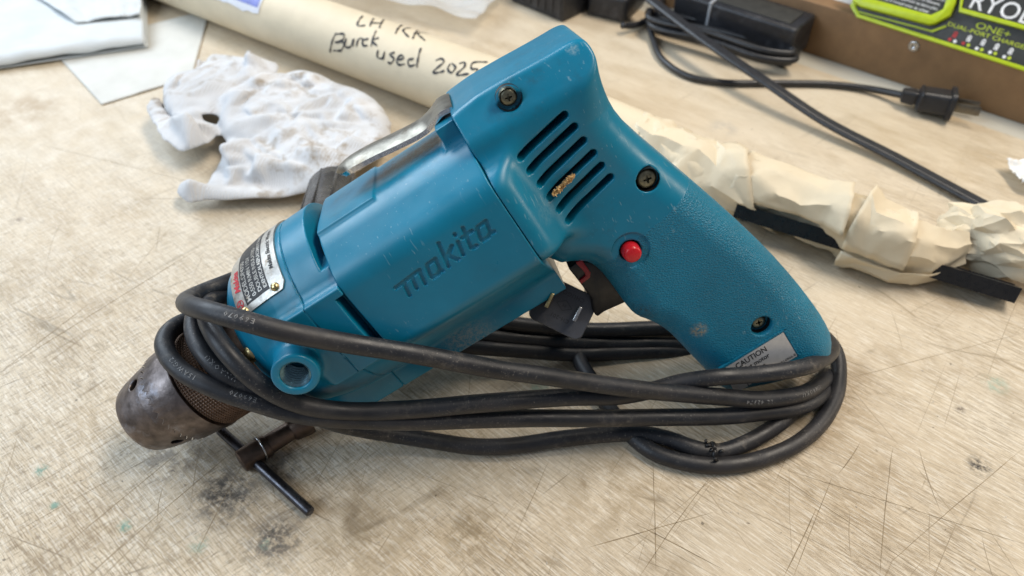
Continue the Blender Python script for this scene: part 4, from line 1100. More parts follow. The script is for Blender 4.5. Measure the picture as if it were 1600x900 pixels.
def tube_pt(l, a, lift=0.0, rough=True):
    c = np.array([np.interp(l, dd, tp[:, k]) for k in range(3)]); n_ = np.array([np.interp(l, dd, PN[:, k]) for k in range(3)]); b_ = np.array([np.interp(l, dd, PB[:, k]) for k in range(3)])
    r = np.interp(l, dd, tr)
    d = n_ * math.cos(a) + b_ * math.sin(a)
    if rough:
        w = min(1.0, max(0.0, (l - dst) / 60)); p = c + d * r
        am = 0.35 + 5.0 * w
        e = am * 0.5 * facet(l / 38, a * 19 / 26, 1) - w * 0.8
        if l < dst - 5: e *= min(1.0, (dst - 5 - l) / 60 + 0.35) * 0 + 0.12
        # a dent on the near side where the paper is torn open over the trim
        lc = (np.interp(0, [0], [0]) + DENT[0]); 
        q = ((l - lc) / DENT[1]) ** 2 + ((a - DENT[2]) / DENT[3]) ** 2
        if q < 1: e -= 7.5 * (1 - q) ** 0.6
        r += e
    r += lift
    p = c + d * r
    if p[2] < 0.25 + lift * 0.3: p[2] = 0.25 + lift * 0.3
    return p
# which side faces the camera: sign of PB
side = -1 if PB[len(PB) // 2].dot(np.array([0.45, 0.9, 0])) > 0 else 1
near_a = side * 1.45
l_open = float(dd[int(np.argmin(np.linalg.norm(tp - np.array((168.13, 327.73, 18.00)), axis=1)))])
DENT = (l_open, 34.0, side * 1.65, 0.55)
def crumple(name, l0, l1, a0, a1, step, am, liftf, mat, closed=False, edge=None, sub=2, thick=0.0):
    """paper from coarse jittered facets, each split again with less jitter; liftf(u, v) is the height over the roll"""
    nl = max(3, int((l1 - l0) / step)); nv = max(4, int(abs(a1 - a0) * 18 / step)); bm = bmesh.new(); G_ = []
    lay = {}
    for i in range(nl + 1):
        row = []
        for j in range(nv + (0 if closed else 1)):
            u, v = i / nl, j / nv
            ju = rng.uniform(-.32, .32) / nl if 0 < i < nl else 0; jv = rng.uniform(-.32, .32) / nv if (closed or 0 < j < nv) else 0
            w = bm.verts.new((u + ju, v + jv, rng.uniform(-1, 1) * am)); row.append(w)
        G_.append(row)
    for i in range(nl):
        for j in range(nv):
            j2 = (j + 1) % nv if closed else j + 1
            a, b, c, d = G_[i][j], G_[i + 1][j], G_[i + 1][j2], G_[i][j2]
            if closed and j2 == 0:
                lay[(i, j)] = 1
            if rng.random() < .5: bm.faces.new((a, b, c)); bm.faces.new((a, c, d))
            else: bm.faces.new((a, b, d)); bm.faces.new((b, c, d))
    if closed:   # work in 3-D straight away for the seam
        pass
    def place(v):
        u, vv, e = v.co; l = l0 + (l1 - l0) * u
        if edge: l = l0 + (l1 + edge(vv) - l0) * u
        return tube_pt(l, a0 + (a1 - a0) * vv, liftf(u, vv) + e, True)
    P0 = {v: place(v) for v in bm.verts}
    for v, p in P0.items(): v.co = Vector(p)
    k = am * 0.35
    for s_ in range(sub):
        old = set(bm.verts); bmesh.ops.subdivide_edges(bm, edges=bm.edges[:], cuts=1, use_grid_fill=True)
        for v in bm.verts:
            if v not in old: v.co += Vector(rng.normal(0, k * 0.75, 3))
        k *= 0.4
    for v in bm.verts:
        v.co.z = max(v.co.z, 0.4); v.co -= Vector(PBASE)
    bmesh.ops.recalc_face_normals(bm, faces=bm.faces)
    o = bm_obj(name, bm, mat, parcel, angle=38)
    if thick:
        so = o.modifiers.new('thick', 'SOLIDIFY'); so.thickness = thick * MM; so.offset = 0
    return o
na = 72; V = []; F = []; sel = [i for i in range(len(tp)) if dd[i] < dst + 2]
for i in sel:
    for k in range(na): V.append(tube_pt(dd[i], 2 * math.pi * k / na))
m = len(sel)
for i in range(m - 1):
    for k in range(na): k2 = (k + 1) % na; F.append([i * na + k, i * na + k2, (i + 1) * na + k2, (i + 1) * na + k])
rebase(mobj('paper_wrap', np.array(V), F, M['kraft'], parcel), PBASE)
crumple('paper_wrap', dst - 2, den - 1, 0, 2 * math.pi, 11, 1.3, lambda u, v: 0.0 - 0.6 * u, M['kraft'], closed=True)
def wrap_sheet(name, la, lb, a0, a1, diag, lift, lip, seed):
    """a lap of paper round the roll; its free edge runs diagonally and lifts off"""
    sg = 1 if lb > la else -1
    if sg < 0:
        def lf(u, v): return lift + lip * max(0, (0.2 - u) / 0.2) ** 2
        L0, L1 = lb, la; 
        return crumple(name, L0, L1, side * a0, side * a1, 11, 0.95, lf, M['kraft'], thick=0.25)
    def lf(u, v): return lift + lip * max(0, (u - 0.8) / 0.2) ** 2
    return crumple(name, la, lb, side * a0, side * a1, 11, 0.95, lf, M['kraft'], edge=lambda v: diag * (v - 0.5), thick=0.25)
def at_l(p): return float(dd[int(np.argmin(np.linalg.norm(tp - np.array(p), axis=1)))])
wrap_sheet('paper_lap', at_l((94.13, 375.93, 20.00)) - 20, at_l((142.69, 346.66, 18.00)), -0.9, 2.7, 42, 1.0, 3.5, 1.3)
wrap_sheet('paper_lap', at_l((212.00, 299.95, 17.00)), at_l((191.73, 315.38, 18.00)), -1.1, 1.55, 26, 1.8, 5.0, 4.1)
wrap_sheet('paper_lap', at_l((233.99, 293.33, 16.00)), at_l((190.66, 315.38, 18.00)), 1.75, 2.9, -10, 2.0, 4.0, 7.7)
wrap_sheet('paper_lap', at_l((132.75, 352.82, 18.00)), at_l((185.30, 317.59, 18.00)), -0.9, 1.22, 10, 1.4, 3.0, 9.2)
# crumpled wad at the end
wc = np.array((264.53, 302.31, 20.00)); bm = bmesh.new(); bmesh.ops.create_icosphere(bm, subdivisions=3, radius=1)
wx = np.array((tdir[0], tdir[1], 0)); wx /= np.linalg.norm(wx); wy = np.array((-wx[1], wx[0], 0))
PL = rng.normal(0, 1, (30, 3)); PL /= np.linalg.norm(PL, axis=1)[:, None]; PD = rng.uniform(0.78, 1.02, 30)
def wad_r(p):
    c_ = PL @ p; return min(1.3, float(np.min(np.where(c_ > 0.15, PD / np.maximum(c_, 0.15), 9))))
for v in bm.verts:
    p = np.array(v.co) + rng.normal(0, 0.05, 3); p /= np.linalg.norm(p); v.co = Vector(p * wad_r(p) * (1 + rng.uniform(-0.16, 0.13)))
for amp in (0.035, 0.012):
    old = set(bm.verts); bmesh.ops.subdivide_edges(bm, edges=bm.edges[:], cuts=1, use_grid_fill=True)
    for v in bm.verts:
        if v not in old: v.co *= 1 + rng.uniform(-amp, amp)
for v in bm.verts:
    q = np.array(v.co) * np.array((36, 21, 19.0)); w = wc + wx * q[0] + wy * q[1] + np.array([0, 0, q[2]])
    w[2] = max(w[2], 1.0 + 0.1 * abs(q[0])); v.co = Vector(w - np.array(PBASE))
bm_obj('paper_wad', bm, M['kraft'], parcel, angle=22)
# shipping label on top of the roll
def tube_uv(p):
    p = np.array(p); l = float((p - TA) @ tdir) + 260 + 0.0
    l = float(np.interp(l, [0, 1e4], [0, 1e4])); i = int(np.argmin(np.linalg.norm(tp - p, axis=1)))
    d = p - tp[i]; return dd[i] + float(d @ PT[i]), math.atan2(d @ PB[i], d @ PN[i])
def tube_patch(name, l0, l1, a0, a1, lift, mat, jag=0.0):
    V = []; F = []; nu, nv = 16, 14
    for i in range(nu):
        for j in range(nv):
            l = l0 + (l1 - l0) * i / (nu - 1); a = a0 + (a1 - a0) * j / (nv - 1) + (jag * nz((i * 1.7, 3, 1), 1.0) if j == nv - 1 else 0)
            V.append(tube_pt(l, a, lift))
    for i in range(nu - 1):
        for j in range(nv - 1): F.append([i * nv + j, i * nv + j + 1, (i + 1) * nv + j + 1, (i + 1) * nv + j])
    o = mobj(name, np.array(V), F, mat, parcel); rebase(o, PBASE); return o
ul, ua = tube_uv((-244.46, 579.91, 29.12)); vl, va = tube_uv((-192.51, 547.11, 35.65))
tube_patch('shipping_label', ul - 25, vl, ua - side * 0.9, va + side * 0.10, 0.5, M['white_label'], 0.12)
tube_patch('label_band', ul + 15, vl - 2, ua - side * 0.9, va - side * 0.10, 0.75, M['blue_label'])
# handwriting
INK = [((-107.39, 515.13, 46.90), (-109.58, 503.33, 45.30), (-103.81, 501.82, 46.02)), ((-99.11, 511.52, 46.67), (-100.34, 499.70, 46.09)), ((-92.01, 512.24, 45.38), (-93.14, 496.83, 46.52)), ((-99.45, 504.01, 46.87), (-92.02, 502.77, 46.99)),
((-77.95, 507.89, 43.61), (-80.93, 488.17, 46.49)), ((-77.95, 507.89, 43.61), (-71.06, 503.31, 43.89), (-76.06, 493.07, 46.92), (-70.99, 482.17, 46.63)), ((-65.69, 500.26, 44.87), (-68.16, 480.27, 46.64)), ((-65.69, 500.26, 44.87), (-58.00, 495.51, 45.74), (-65.44, 489.04, 46.53), (-59.50, 476.91, 46.92)),
       ((-126.22, 504.20, 39.14), (-132.13, 501.20, 25.92)), ((-126.22, 503.86, 38.82), (-119.53, 500.51, 39.98), (-120.54, 498.36, 37.18), (-126.90, 500.53, 34.16), (-119.57, 496.49, 35.70), (-122.02, 495.47, 30.85), (-129.12, 499.56, 28.26)), ((-117.96, 497.75, 38.45), (-118.66, 494.57, 33.75), (-114.50, 492.38, 34.87), (-111.87, 494.65, 39.51), (-112.44, 491.32, 35.40)),
       ((-109.88, 490.03, 36.06), (-107.86, 492.90, 40.38), (-104.89, 491.65, 41.00), (-105.32, 488.70, 38.18)), ((-100.47, 489.86, 41.89), (-104.36, 490.67, 40.53), (-104.32, 487.92, 38.09), (-100.84, 486.32, 38.90)), ((-95.21, 494.63, 45.70), (-98.37, 484.55, 38.84)), ((-92.80, 487.92, 43.79), (-97.49, 487.45, 41.66), (-93.49, 482.74, 40.24)),
       ((-92.97, 480.48, 38.54), (-93.55, 477.73, 34.71), (-89.64, 475.24, 35.05), (-88.11, 477.64, 39.05), (-89.20, 474.32, 34.10)), ((-80.45, 473.62, 40.18), (-84.26, 474.30, 38.41), (-80.92, 470.67, 36.99), (-83.42, 470.18, 33.91), (-85.82, 471.88, 33.96)), ((-79.02, 469.20, 36.81), (-73.80, 467.68, 39.03), (-75.70, 470.19, 40.07), (-79.02, 469.20, 36.81), (-77.65, 466.74, 34.79), (-72.88, 464.61, 36.41)),
       ((-66.35, 464.14, 40.43), (-70.52, 465.26, 38.90), (-69.61, 462.22, 36.27), (-64.94, 460.58, 38.10)), ((-61.67, 470.03, 45.29), (-64.03, 458.73, 36.74)),
       ((-50.91, 456.97, 42.82), (-46.97, 456.98, 44.20), (-45.12, 454.08, 43.43), (-52.61, 451.40, 37.44), (-50.35, 450.07, 37.70), (-44.56, 448.45, 39.99)), ((-40.69, 451.25, 43.56), (-42.37, 448.62, 41.28), (-39.70, 445.41, 40.26), (-37.13, 447.44, 42.84), (-39.83, 451.42, 43.93)), ((-34.61, 449.32, 44.59), (-31.20, 449.39, 45.46), (-31.10, 445.86, 44.16), (-36.19, 442.95, 40.23), (-28.00, 440.11, 42.26)),
       ((-15.92, 446.66, 46.92), (-25.62, 447.50, 46.02), (-26.36, 442.99, 44.34), (-22.10, 441.25, 44.83), (-23.73, 438.18, 42.87))]
gv = []
for st in INK:
    uv = np.array([(*tube_uv(p), 0) for p in st]); uv[:, 1] *= 23.5
    c = resample(catmull(uv, 8), 0.8) if len(uv) > 1 else uv
    t = np.gradient(c, axis=0); t /= np.linalg.norm(t, axis=1)[:, None] + 1e-9; n_ = np.c_[-t[:, 1], t[:, 0]]
    V = []; F = []
    for i in range(len(c)):
        w = 0.85 * (0.75 + 0.25 * math.sin(i * 0.7 + c[0, 0])) * (0.7 if i in (0, len(c) - 1) else 1)
        for sg in (1, -1):
            V.append(tube_pt(c[i, 0] + n_[i, 0] * w * sg, (c[i, 1] + n_[i, 1] * w * sg) / 23.5, 0.35))
    for i in range(len(c) - 1): F.append([2 * i, 2 * i + 1, 2 * i + 3, 2 * i + 2])
    gv.append((np.array(V), F))
rebase(mobj('handwriting', *join_geo(gv), M['marker'], parcel, smooth=False), PBASE)

# --- black trim strip inside the torn wrapping
t0 = np.array((129.68, 335.50, 15.00)); t1 = np.array((264.85, 273.66, 8.00)); tdv = t1 - t0; TBASE = tuple((t0 + t1) / 2 * np.array([1, 1, 0]))
prof = [(-6.5, -4.5), (6, -4.5), (7.2, -2), (7.2, 2.5), (5.2, 3.4), (4.6, 1.2), (2.2, 0.8), (1.2, 3.2), (-1.4, 3.4), (-2.2, 0.9), (-4.6, 0.9), (-5.4, 4.0), (-7.2, 4.0)]
Mx = frame(t0, tdv, (0.18, 0.45, 0.9)); L = np.linalg.norm(tdv); V = []; F = []; n = len(prof)
for x in (0, L):
    for (y, z) in prof: V.append(tuple(Mx @ Vector((x, y, z))))
for k in range(n): k2 = (k + 1) % n; F.append([k, k2, n + k2, n + k])
F.append(list(range(n))[::-1]); F.append([n + k for k in range(n)])
o = mobj('trim_strip', np.array(V), F, M['trim_black'], None, smooth=False); tag(o, 'black channelled plastic trim strip poking out of the torn cream wrapping', 'trim strip')
o.location = Vector(TBASE) * MM; rebase(o, TBASE)
bmx = bmesh.new(); bmx.from_mesh(o.data); bmesh.ops.recalc_face_normals(bmx, faces=bmx.faces); bmx.to_mesh(o.data); bmx.free()

# --- crumpled white knit glove
LOBES = [ # outline at its own height, mid height, half thickness, edge radius
    ([(-192.15, 429.92, 14.00), (-178.00, 452.59, 14.00), (-168.10, 471.47, 14.00), (-154.32, 493.21, 14.00), (-136.62, 485.82, 14.00), (-114.77, 464.49, 14.00), (-92.34, 447.61, 14.00), (-78.89, 422.16, 14.00), (-79.61, 392.78, 14.00), (-93.02, 367.73, 14.00), (-109.77, 351.85, 14.00), (-133.23, 361.92, 14.00), (-152.57, 381.71, 14.00), (-160.93, 399.89, 14.00), (-182.63, 404.23, 14.00)], 11, 11, 10),
    ([(-246.25, 471.47, 14.00), (-232.12, 487.65, 14.00), (-213.03, 502.65, 14.00), (-178.41, 506.49, 14.00), (-161.73, 495.08, 14.00), (-170.37, 471.47, 14.00), (-184.18, 454.27, 14.00), (-201.18, 431.49, 14.00), (-214.05, 417.59, 14.00), (-234.96, 442.70, 14.00)], 12, 10, 9),
    ([(-202.84, 447.61, 12.00), (-171.37, 483.92, 12.00), (-155.69, 464.45, 12.00), (-159.37, 412.38, 12.00), (-178.40, 405.02, 12.00)], 8, 8, 7),
    ([(-164.18, 410.95, 8.00), (-129.83, 386.01, 8.00), (-105.18, 359.64, 8.00), (-136.35, 359.64, 8.00), (-166.00, 384.64, 8.00)], 5, 5, 4),
    ([(-243.91, 469.71, 22.00), (-215.40, 485.96, 22.00), (-191.87, 494.36, 22.00), (-187.90, 485.96, 22.00), (-212.97, 469.71, 22.00), (-237.21, 457.55, 22.00)], 20, 3.2, 3),
    ([(-225.42, 485.88, 16.00), (-235.22, 528.49, 16.00), (-237.65, 553.82, 16.00), (-227.98, 562.63, 16.00), (-216.07, 556.01, 16.00), (-217.51, 538.85, 16.00), (-216.82, 518.39, 16.00), (-208.97, 493.29, 16.00)], 15, 8, 5),
    ([(-214.61, 500.79, 15.00), (-224.86, 542.97, 15.00), (-216.87, 558.07, 15.00), (-201.56, 549.38, 15.00), (-200.88, 534.58, 15.00), (-209.20, 532.52, 15.00), (-199.04, 500.79, 15.00)], 12, 6.5, 5),
    ([(-258.30, 455.84, 8.00), (-254.94, 464.33, 8.00), (-241.40, 450.84, 8.00), (-220.30, 420.70, 8.00), (-201.93, 419.18, 8.00), (-190.92, 410.21, 8.00), (-191.42, 397.19, 8.00), (-206.53, 387.39, 8.00), (-222.31, 395.77, 8.00), (-239.94, 420.70, 8.00)], 8, 8, 6),
    ([(-220.43, 426.84, 11.00), (-202.01, 428.39, 11.00), (-186.39, 421.45, 11.00), (-186.75, 407.23, 11.00), (-208.04, 408.70, 11.00)], 8, 7, 6),
    ([(-185.89, 407.28, 5.00), (-167.38, 407.28, 5.00), (-147.33, 388.81, 5.00), (-113.87, 366.11, 5.00), (-104.86, 354.70, 5.00), (-155.05, 353.46, 5.00), (-186.42, 354.70, 5.00), (-188.46, 375.27, 5.00)], 3.2, 3.4, 3),
    ([(-196.90, 363.54, 5.00), (-157.05, 361.62, 5.00), (-109.82, 360.99, 5.00), (-108.53, 353.46, 5.00), (-154.75, 352.22, 5.00), (-184.12, 353.46, 5.00), (-192.51, 346.71, 5.00), (-200.78, 350.99, 5.00), (-205.56, 363.54, 5.00), (-201.65, 368.70, 5.00)], 4.8, 4.8, 4.6)]
LOBES = [(chaikin([p[:2] for p in P], 2), zc, h, r) for P, zc, h, r in LOBES]
def sn(x, y, fx, fy, ph): return np.sin(x * fx + y * fy + ph + 1.6 * np.sin(x * fy * 0.7 - y * fx * 0.6 + ph * 2.1))
def cloth_wave(x, y, i):
    xw = x + 7 * np.sin(y * 0.09 + i * 1.3) + 3.5 * np.sin(x * 0.17 - y * 0.12 + i); yw = y + 7 * np.sin(x * 0.08 + i * 2.1) + 3.5 * np.sin(y * 0.19 + x * 0.10 + 2 * i)
    ang = 0.5 + 0.9 * i; c_, s_ = math.cos(ang), math.sin(ang); p, q = xw * c_ + yw * s_, -xw * s_ + yw * c_
    b1 = np.abs(np.sin(p * 0.055 + 0.6 * np.sin(q * 0.045 + i)) * np.cos(q * 0.028 + i * .7)); b2 = np.abs(np.sin(p * 0.12 + 1.1 * np.sin(q * 0.07)) * np.sin(q * 0.05 + 1 + i)); b3 = np.abs(np.sin(q * 0.23 + np.sin(p * .15)) * np.sin(p * 0.11 + i))
    return 5.6 * b1 ** 0.8 + 2.2 * b2 ** 0.8 - 3.6
def glove_f(x, y, z):
    f = None
    for i, (P, zc, h, r) in enumerate(LOBES):
        sc = min(1.0, h / 8)
        d2 = poly_sdf(x, y, P) + 0.7 * sn(x, y, 0.16, 0.13, i)
        d = rint(d2, np.abs(z - zc - sc * 0.7 * cloth_wave(x, y, i)) - h, r)
        # domed top
        d = d + 0.10 * np.maximum(0, -0) 
        f = d if f is None else smin(f, d, 1.4)
    return smax(f, 0.3 - z, 1.0)
glo = ((-257.15, 458.79, -0.00)[0] - 18, (-157.20, 357.25, 0.00)[1] - 16, -0.6); ghi = ((-81.85, 419.04, 0.00)[0] + 20, (-208.46, 533.24, 26.00)[1] + 16, 38)
def settle_cloth(gap=2.4, slack=1.30, frames=46):
    """let a real sheet, larger than its footprint, buckle and settle over the low lobes (cloth solver, worked ten times life size)"""
    K = 0.01                                                         # mm -> solver units
    V, F, N = surf(glove_f, glo, ghi, 4.0); V = V * np.array([1, 1, 0.9])
    me = bpy.data.meshes.new('c'); me.from_pydata((V * K).tolist(), [], F.tolist()); col_o = bpy.data.objects.new('c', me); COL.objects.link(col_o)
    pm = bpy.data.meshes.new('p'); cx, cy = (glo[0] + ghi[0]) / 2 * K, (glo[1] + ghi[1]) / 2 * K
    pm.from_pydata([(cx - 6, cy - 6, 0), (cx + 6, cy - 6, 0), (cx + 6, cy + 6, 0), (cx - 6, cy + 6, 0)], [], [(0, 1, 2, 3)]); pl_o = bpy.data.objects.new('p', pm); COL.objects.link(pl_o)
    for o_ in (col_o, pl_o):
        m_ = o_.modifiers.new('Collision', 'COLLISION'); o_.collision.thickness_outer = 0.008; o_.collision.cloth_friction = 30
    gx = np.arange(glo[0], ghi[0], gap); gy = np.arange(glo[1], ghi[1], gap); X, Y = np.meshgrid(gx, gy, indexing='ij')
    U = np.full_like(X, 99.0)
    for P_, zc, hh, r in LOBES: U = np.minimum(U, poly_sdf(X, Y, P_))
    msk = U < 1.0
    c0 = np.array([X[msk].mean(), Y[msk].mean()])
    Z = 22 + 8 * np.array([[noise.noise(Vector((x * .045, y * .045, 2.2))) + 0.6 * noise.noise(Vector((x * .11, y * .11, 5.2))) for y in gy] for x in gx])
    Z = np.maximum(Z * np.clip((-U) / 14 + 0.1, 0.1, 1), 2.0)
    idx = np.full(X.shape, -1); idx[msk] = np.arange(msk.sum())
    q = np.stack([idx[:-1, :-1], idx[1:, :-1], idx[1:, 1:], idx[:-1, 1:]], -1).reshape(-1, 4); q = q[(q >= 0).all(1)]
    used = np.unique(q); remap = np.full(idx.max() + 1, -1); remap[used] = np.arange(len(used)); q = remap[q]
    T_ = np.stack([X[msk], Y[msk], Z[msk]], -1)[used]; Rr = T_.copy(); Rr[:, :2] = c0 + (T_[:, :2] - c0) * slack; Rr[:, 2] = 0
    cm = bpy.data.meshes.new('cloth'); cm.from_pydata((T_ * K).tolist(), [], q.tolist()); co = bpy.data.objects.new('cloth', cm); COL.objects.link(co)
    co.shape_key_add(name='Basis'); rk = co.shape_key_add(name='rest')
    rk.data.foreach_set('co', (Rr * K).astype(np.float32).ravel())
    bmq = bmesh.new(); bmq.from_mesh(cm); bnd = [v.index for v in bmq.verts if v.is_boundary]; bmq.free()
    # ease the stepped rim of the cut cloth
    vg = co.vertex_groups.new(name='pin'); vg.add(bnd, 0.35, 'ADD')
    cl = co.modifiers.new('Cloth', 'CLOTH'); st = cl.settings; st.quality = 7; st.mass = 0.25; st.tension_stiffness = 25; st.compression_stiffness = 25; st.shear_stiffness = 12; st.bending_stiffness = 3.0
    st.tension_damping = 8; st.compression_damping = 8; st.air_damping = 2.5; st.rest_shape_key = rk; st.vertex_group_mass = 'pin'; st.pin_stiffness = 0.6
    cs = cl.collision_settings; cs.use_collision = True; cs.distance_min = 0.008; cs.use_self_collision = True; cs.self_distance_min = 0.009; cs.collision_quality = 3; cs.self_friction = 8
    scene.frame_start = 1; scene.frame_end = frames + 5; cl.point_cache.frame_start = 1; cl.point_cache.frame_end = frames + 5
    for f_ in range(1, frames + 1): scene.frame_set(f_)
    dg = bpy.context.evaluated_depsgraph_get(); ev = co.evaluated_get(dg); em = ev.to_mesh()
    W_ = np.empty(len(em.vertices) * 3); em.vertices.foreach_get('co', W_); ev.to_mesh_clear(); W_ = W_.reshape(-1, 3) / K
    for o_ in (co, col_o, pl_o): bpy.data.objects.remove(o_)
    scene.frame_set(1)
    return W_, q
V, F = settle_cloth()
V[:, 2] = np.maximum(V[:, 2], 0.6)
bm = bmesh.new(); bv = [bm.verts.new(Vector(p)) for p in V]
for q in F: bm.faces.new([bv[i] for i in q])
for _ in range(5):                                                   # an even hem
    new = {}
    for v in bm.verts:
        if v.is_boundary:
            nb = [e.other_vert(v).co for e in v.link_edges if e.is_boundary]
            if len(nb) == 2: new[v] = v.co * 0.4 + (nb[0] + nb[1]) * 0.3
    for v, c in new.items(): v.co = c
def glove_material():
    k = NT('soiled_white_knit'); ob = k.tc.outputs['Object']
    c = k.mix(k.ramp(k.noise(35, 5), 0.35, 0.7), (0.56, 0.57, 0.585), (0.70, 0.705, 0.715))
    st = k.math('MULTIPLY', k.ramp(k.noise(85, 5, 0.65), 0.50, 0.66), k.ramp(k.noise(22, 3), 0.46, 0.62)); c = k.mix(k.math("MULTIPLY", st, 0.85), c, (0.33, 0.27, 0.20))
    st2 = k.ramp(k.noise(260, 4, 0.7), 0.62, 0.72, 0, 0.35); c = k.mix(st2, c, (0.42, 0.36, 0.29))
    k.set('Base Color', c).set('Roughness', 0.95); k.b.inputs['Specular IOR Level'].default_value = 0.15
    k.b.inputs['Sheen Weight'].default_value = 0.15
    w = k.n.new('ShaderNodeTexWave'); w.inputs['Scale'].default_value = 210; w.inputs['Distortion'].default_value = 2.0; w.inputs['Detail'].default_value = 2
    k.link(k.coord(rot=(0.2, 0.3, 0.5)), w.inputs['Vector'])
    h = k.math('ADD', k.math('MULTIPLY', w.outputs['Fac'], 0.6), k.math('MULTIPLY', k.noise(900, 3), 0.5))
    k.set('Normal', k.bump(h, 0.5, 0.0007))
    return k.m
glove = bm_obj('work_glove', bm, glove_material(), None, angle=180)
so = glove.modifiers.new('thick', 'SOLIDIFY'); so.thickness = 0.0018; so.offset = 0
sd = glove.modifiers.new('smooth', 'SUBSURF'); sd.levels = 1; sd.render_levels = 1
GB = tuple((-159.40, 419.04, 0.00)); glove.location = Vector(GB) * MM; rebase(glove, GB)
tag(glove, 'crumpled soiled white knit work glove lying between the drill and the cream roll', 'glove')

# --- white sheets at the back left
def sheet(name, corners, z0, mat, label, cat, wave=1.0, thick=0.3, seed=0.0, fold=None, nu=44, nv=36):
    a, b, c, d = [np.array(p[:2]) for p in corners]      # a-b front edge, d-c back edge
    V = []; F = []
    for j in range(nv):
        v = j / (nv - 1)
        for i in range(nu):
            u = i / (nu - 1); p = (a * (1 - u) + b * u) * (1 - v) + (d * (1 - u) + c * u) * v
            z = z0 + wave * (0.5 + 0.5 * nz((u * 3 + seed, v * 2.5, seed), 1.0)) + wave * 0.3 * nz((u * 8, v * 7, seed), 1.0)
            if fold: z += fold * (1 - (1 - min(1, v / 0.10)) ** 2) ** 0.5 * (0.85 + 0.3 * nz((u * 2.4, 0, seed), 1.0)) * (1 - 0.35 * v)
            V.append((p[0], p[1], max(z, 0.2)))
    for j in range(nv - 1):
        for i in range(nu - 1): F.append([j * nu + i, j * nu + i + 1, (j + 1) * nu + i + 1, (j + 1) * nu + i])
    base = tuple(np.mean(np.array(V), 0) * np.array([1, 1, 0]))
    o = mobj(name, np.array(V), F, mat, None); rebase(o, base); o.location = Vector(base) * MM
    so = o.modifiers.new('thick', 'SOLIDIFY'); so.thickness = thick * MM; so.offset = 0
    return tag(o, label, cat)
sheet('thin_paper', ((-296.31, 471.60, 0.00), (-243.52, 510.92, 0.00), (-262.90, 629.11, 0.00), (-368.39, 553.47, 0.00)), 0.5, M['thin_sheet'], 'thin translucent white paper lying flat under the folded white sheet', 'paper sheet', 0.8, 0.12, 2.0)
fs = sheet('folded_sheet', ((-422.79, 511.17, 2.00), (-292.12, 556.00, 2.00), (-340.06, 685.16, 2.00), (-459.47, 643.99, 2.00)), 3.2, M['white_sheet'], 'folded soft white sheet at the back left corner of the bench', 'folded sheet', 4.5, 0.5, 5.0, fold=6.0)
sheet('sheet_lower_layer', ((-424.23, 511.05, 1.00), (-291.75, 556.88, 1.00), (-342.61, 694.82, 1.00), (-458.65, 652.91, 1.00)), 2.2, M['white_sheet'], 'x', 'x', 0.3, 0.5, 5.0)
lo_ = bpy.data.objects['sheet_lower_layer']; del lo_['label']; del lo_['category']
mw = lo_.location.copy(); lo_.parent = fs; lo_.location = mw - fs.location
o = sheet('upper_flap', ((-354.71, 577.46, 10.00), (-306.44, 591.40, 10.00), (-335.41, 679.92, 10.00), (-436.81, 652.07, 10.00)), 10.5, M['white_sheet'], 'x', 'x', 5.0, 0.3, 8.0, fold=1.0)
del o['label']; del o['category']; mw = o.location.copy(); o.parent = fs; o.location = mw - fs.location
sheet('green_card', ((-421.40, 515.76, 0.00), (-374.25, 532.66, 0.00), (-394.86, 575.38, 0.00), (-446.94, 564.28, 0.00)), 0.4, M['green'], 'dark green card edge showing under the folded white sheet', 'card', 0.1, 0.4, 1.0)
sheet('tissue_scrap', ((315.85, 370.03, 0.00), (330.13, 357.25, 0.00), (349.92, 395.75, 0.00), (316.12, 392.95, 0.00)), 2.0, M['tissue'], 'torn scrap of white tissue at the right edge of the bench', 'tissue scrap', 9.0, 0.3, 3.0, fold=2)

# --- clear plastic bag behind the roll
kb = NT('clear_film'); kb.b.inputs['Base Color'].default_value = (0.80, 0.83, 0.84, 1); kb.b.inputs['Roughness'].default_value = 0.22
kb.b.inputs['Alpha'].default_value = 0.34; kb.set('Normal', kb.bump(kb.noise(45, 5, 0.6), 0.5, 0.003))
bag = sheet('plastic_bag', ((-215.02, 664.70, 0.00), (-29.03, 577.63, 0.00), (0.00, 659.25, 0.00), (-189.49, 820.97, 0.00)), 6, kb.m, 'wrinkled clear plastic bag lying flat behind the cream roll', 'plastic bag', 14, 0.1, 6.5, nu=60, nv=50)

# --- brown riser, its screw, the shelf behind it
ba = Vector((228.90, 555.61, 0.00)); BL0, BL1 = -420, 420; bh = (254.13, 531.21, 39.96)[2] - 0.5
rb = tuple(ba); riser = thing('riser_board', 'brown hardboard riser along the back of the bench under the lime charger', 'board', rb)
Mb = frame((0, 0, 0), BD, (0, 0, 1))
bm = bmesh.new(); box_bm(bm, BL1 - BL0, 16, bh, Matrix.Translation((0, 0, 0)), 0.8)
sgn = 1 if Vector((Mb[0][1], Mb[1][1], Mb[2][1])).dot(BN) < 0 else -1
bmesh.ops.transform(bm, matrix=Mb @ Matrix.Translation(((BL0 + BL1) / 2, sgn * 8, bh / 2)), verts=bm.verts); bm_obj('panel', bm, M['board'], riser)
bm = bmesh.new(); box_bm(bm, BL1 - BL0, 260, 8, Matrix.Translation((0, 0, 0)), 1)
bmesh.ops.transform(bm, matrix=Mb @ Matrix.Translation(((BL0 + BL1) / 2, sgn * 147, bh - 5)), verts=bm.verts); bm_obj('shelf', bm, M['shelf'], riser)
V, F = lathe([(-1, 3.9), (0.5, 3.9), (1.0, 3.3), (1.1, 1.2), (0.4, 0.9)], 24); sc = np.array((291.24, 502.90, 30.02)) - np.array(rb)
n_ = np.array(BN); t = np.array(BD); b = np.cross(n_, t); mobj('panel_screw', sc + V[:, :1] * n_ + V[:, 1:2] * t + V[:, 2:3] * b, F, M['steel'], riser)

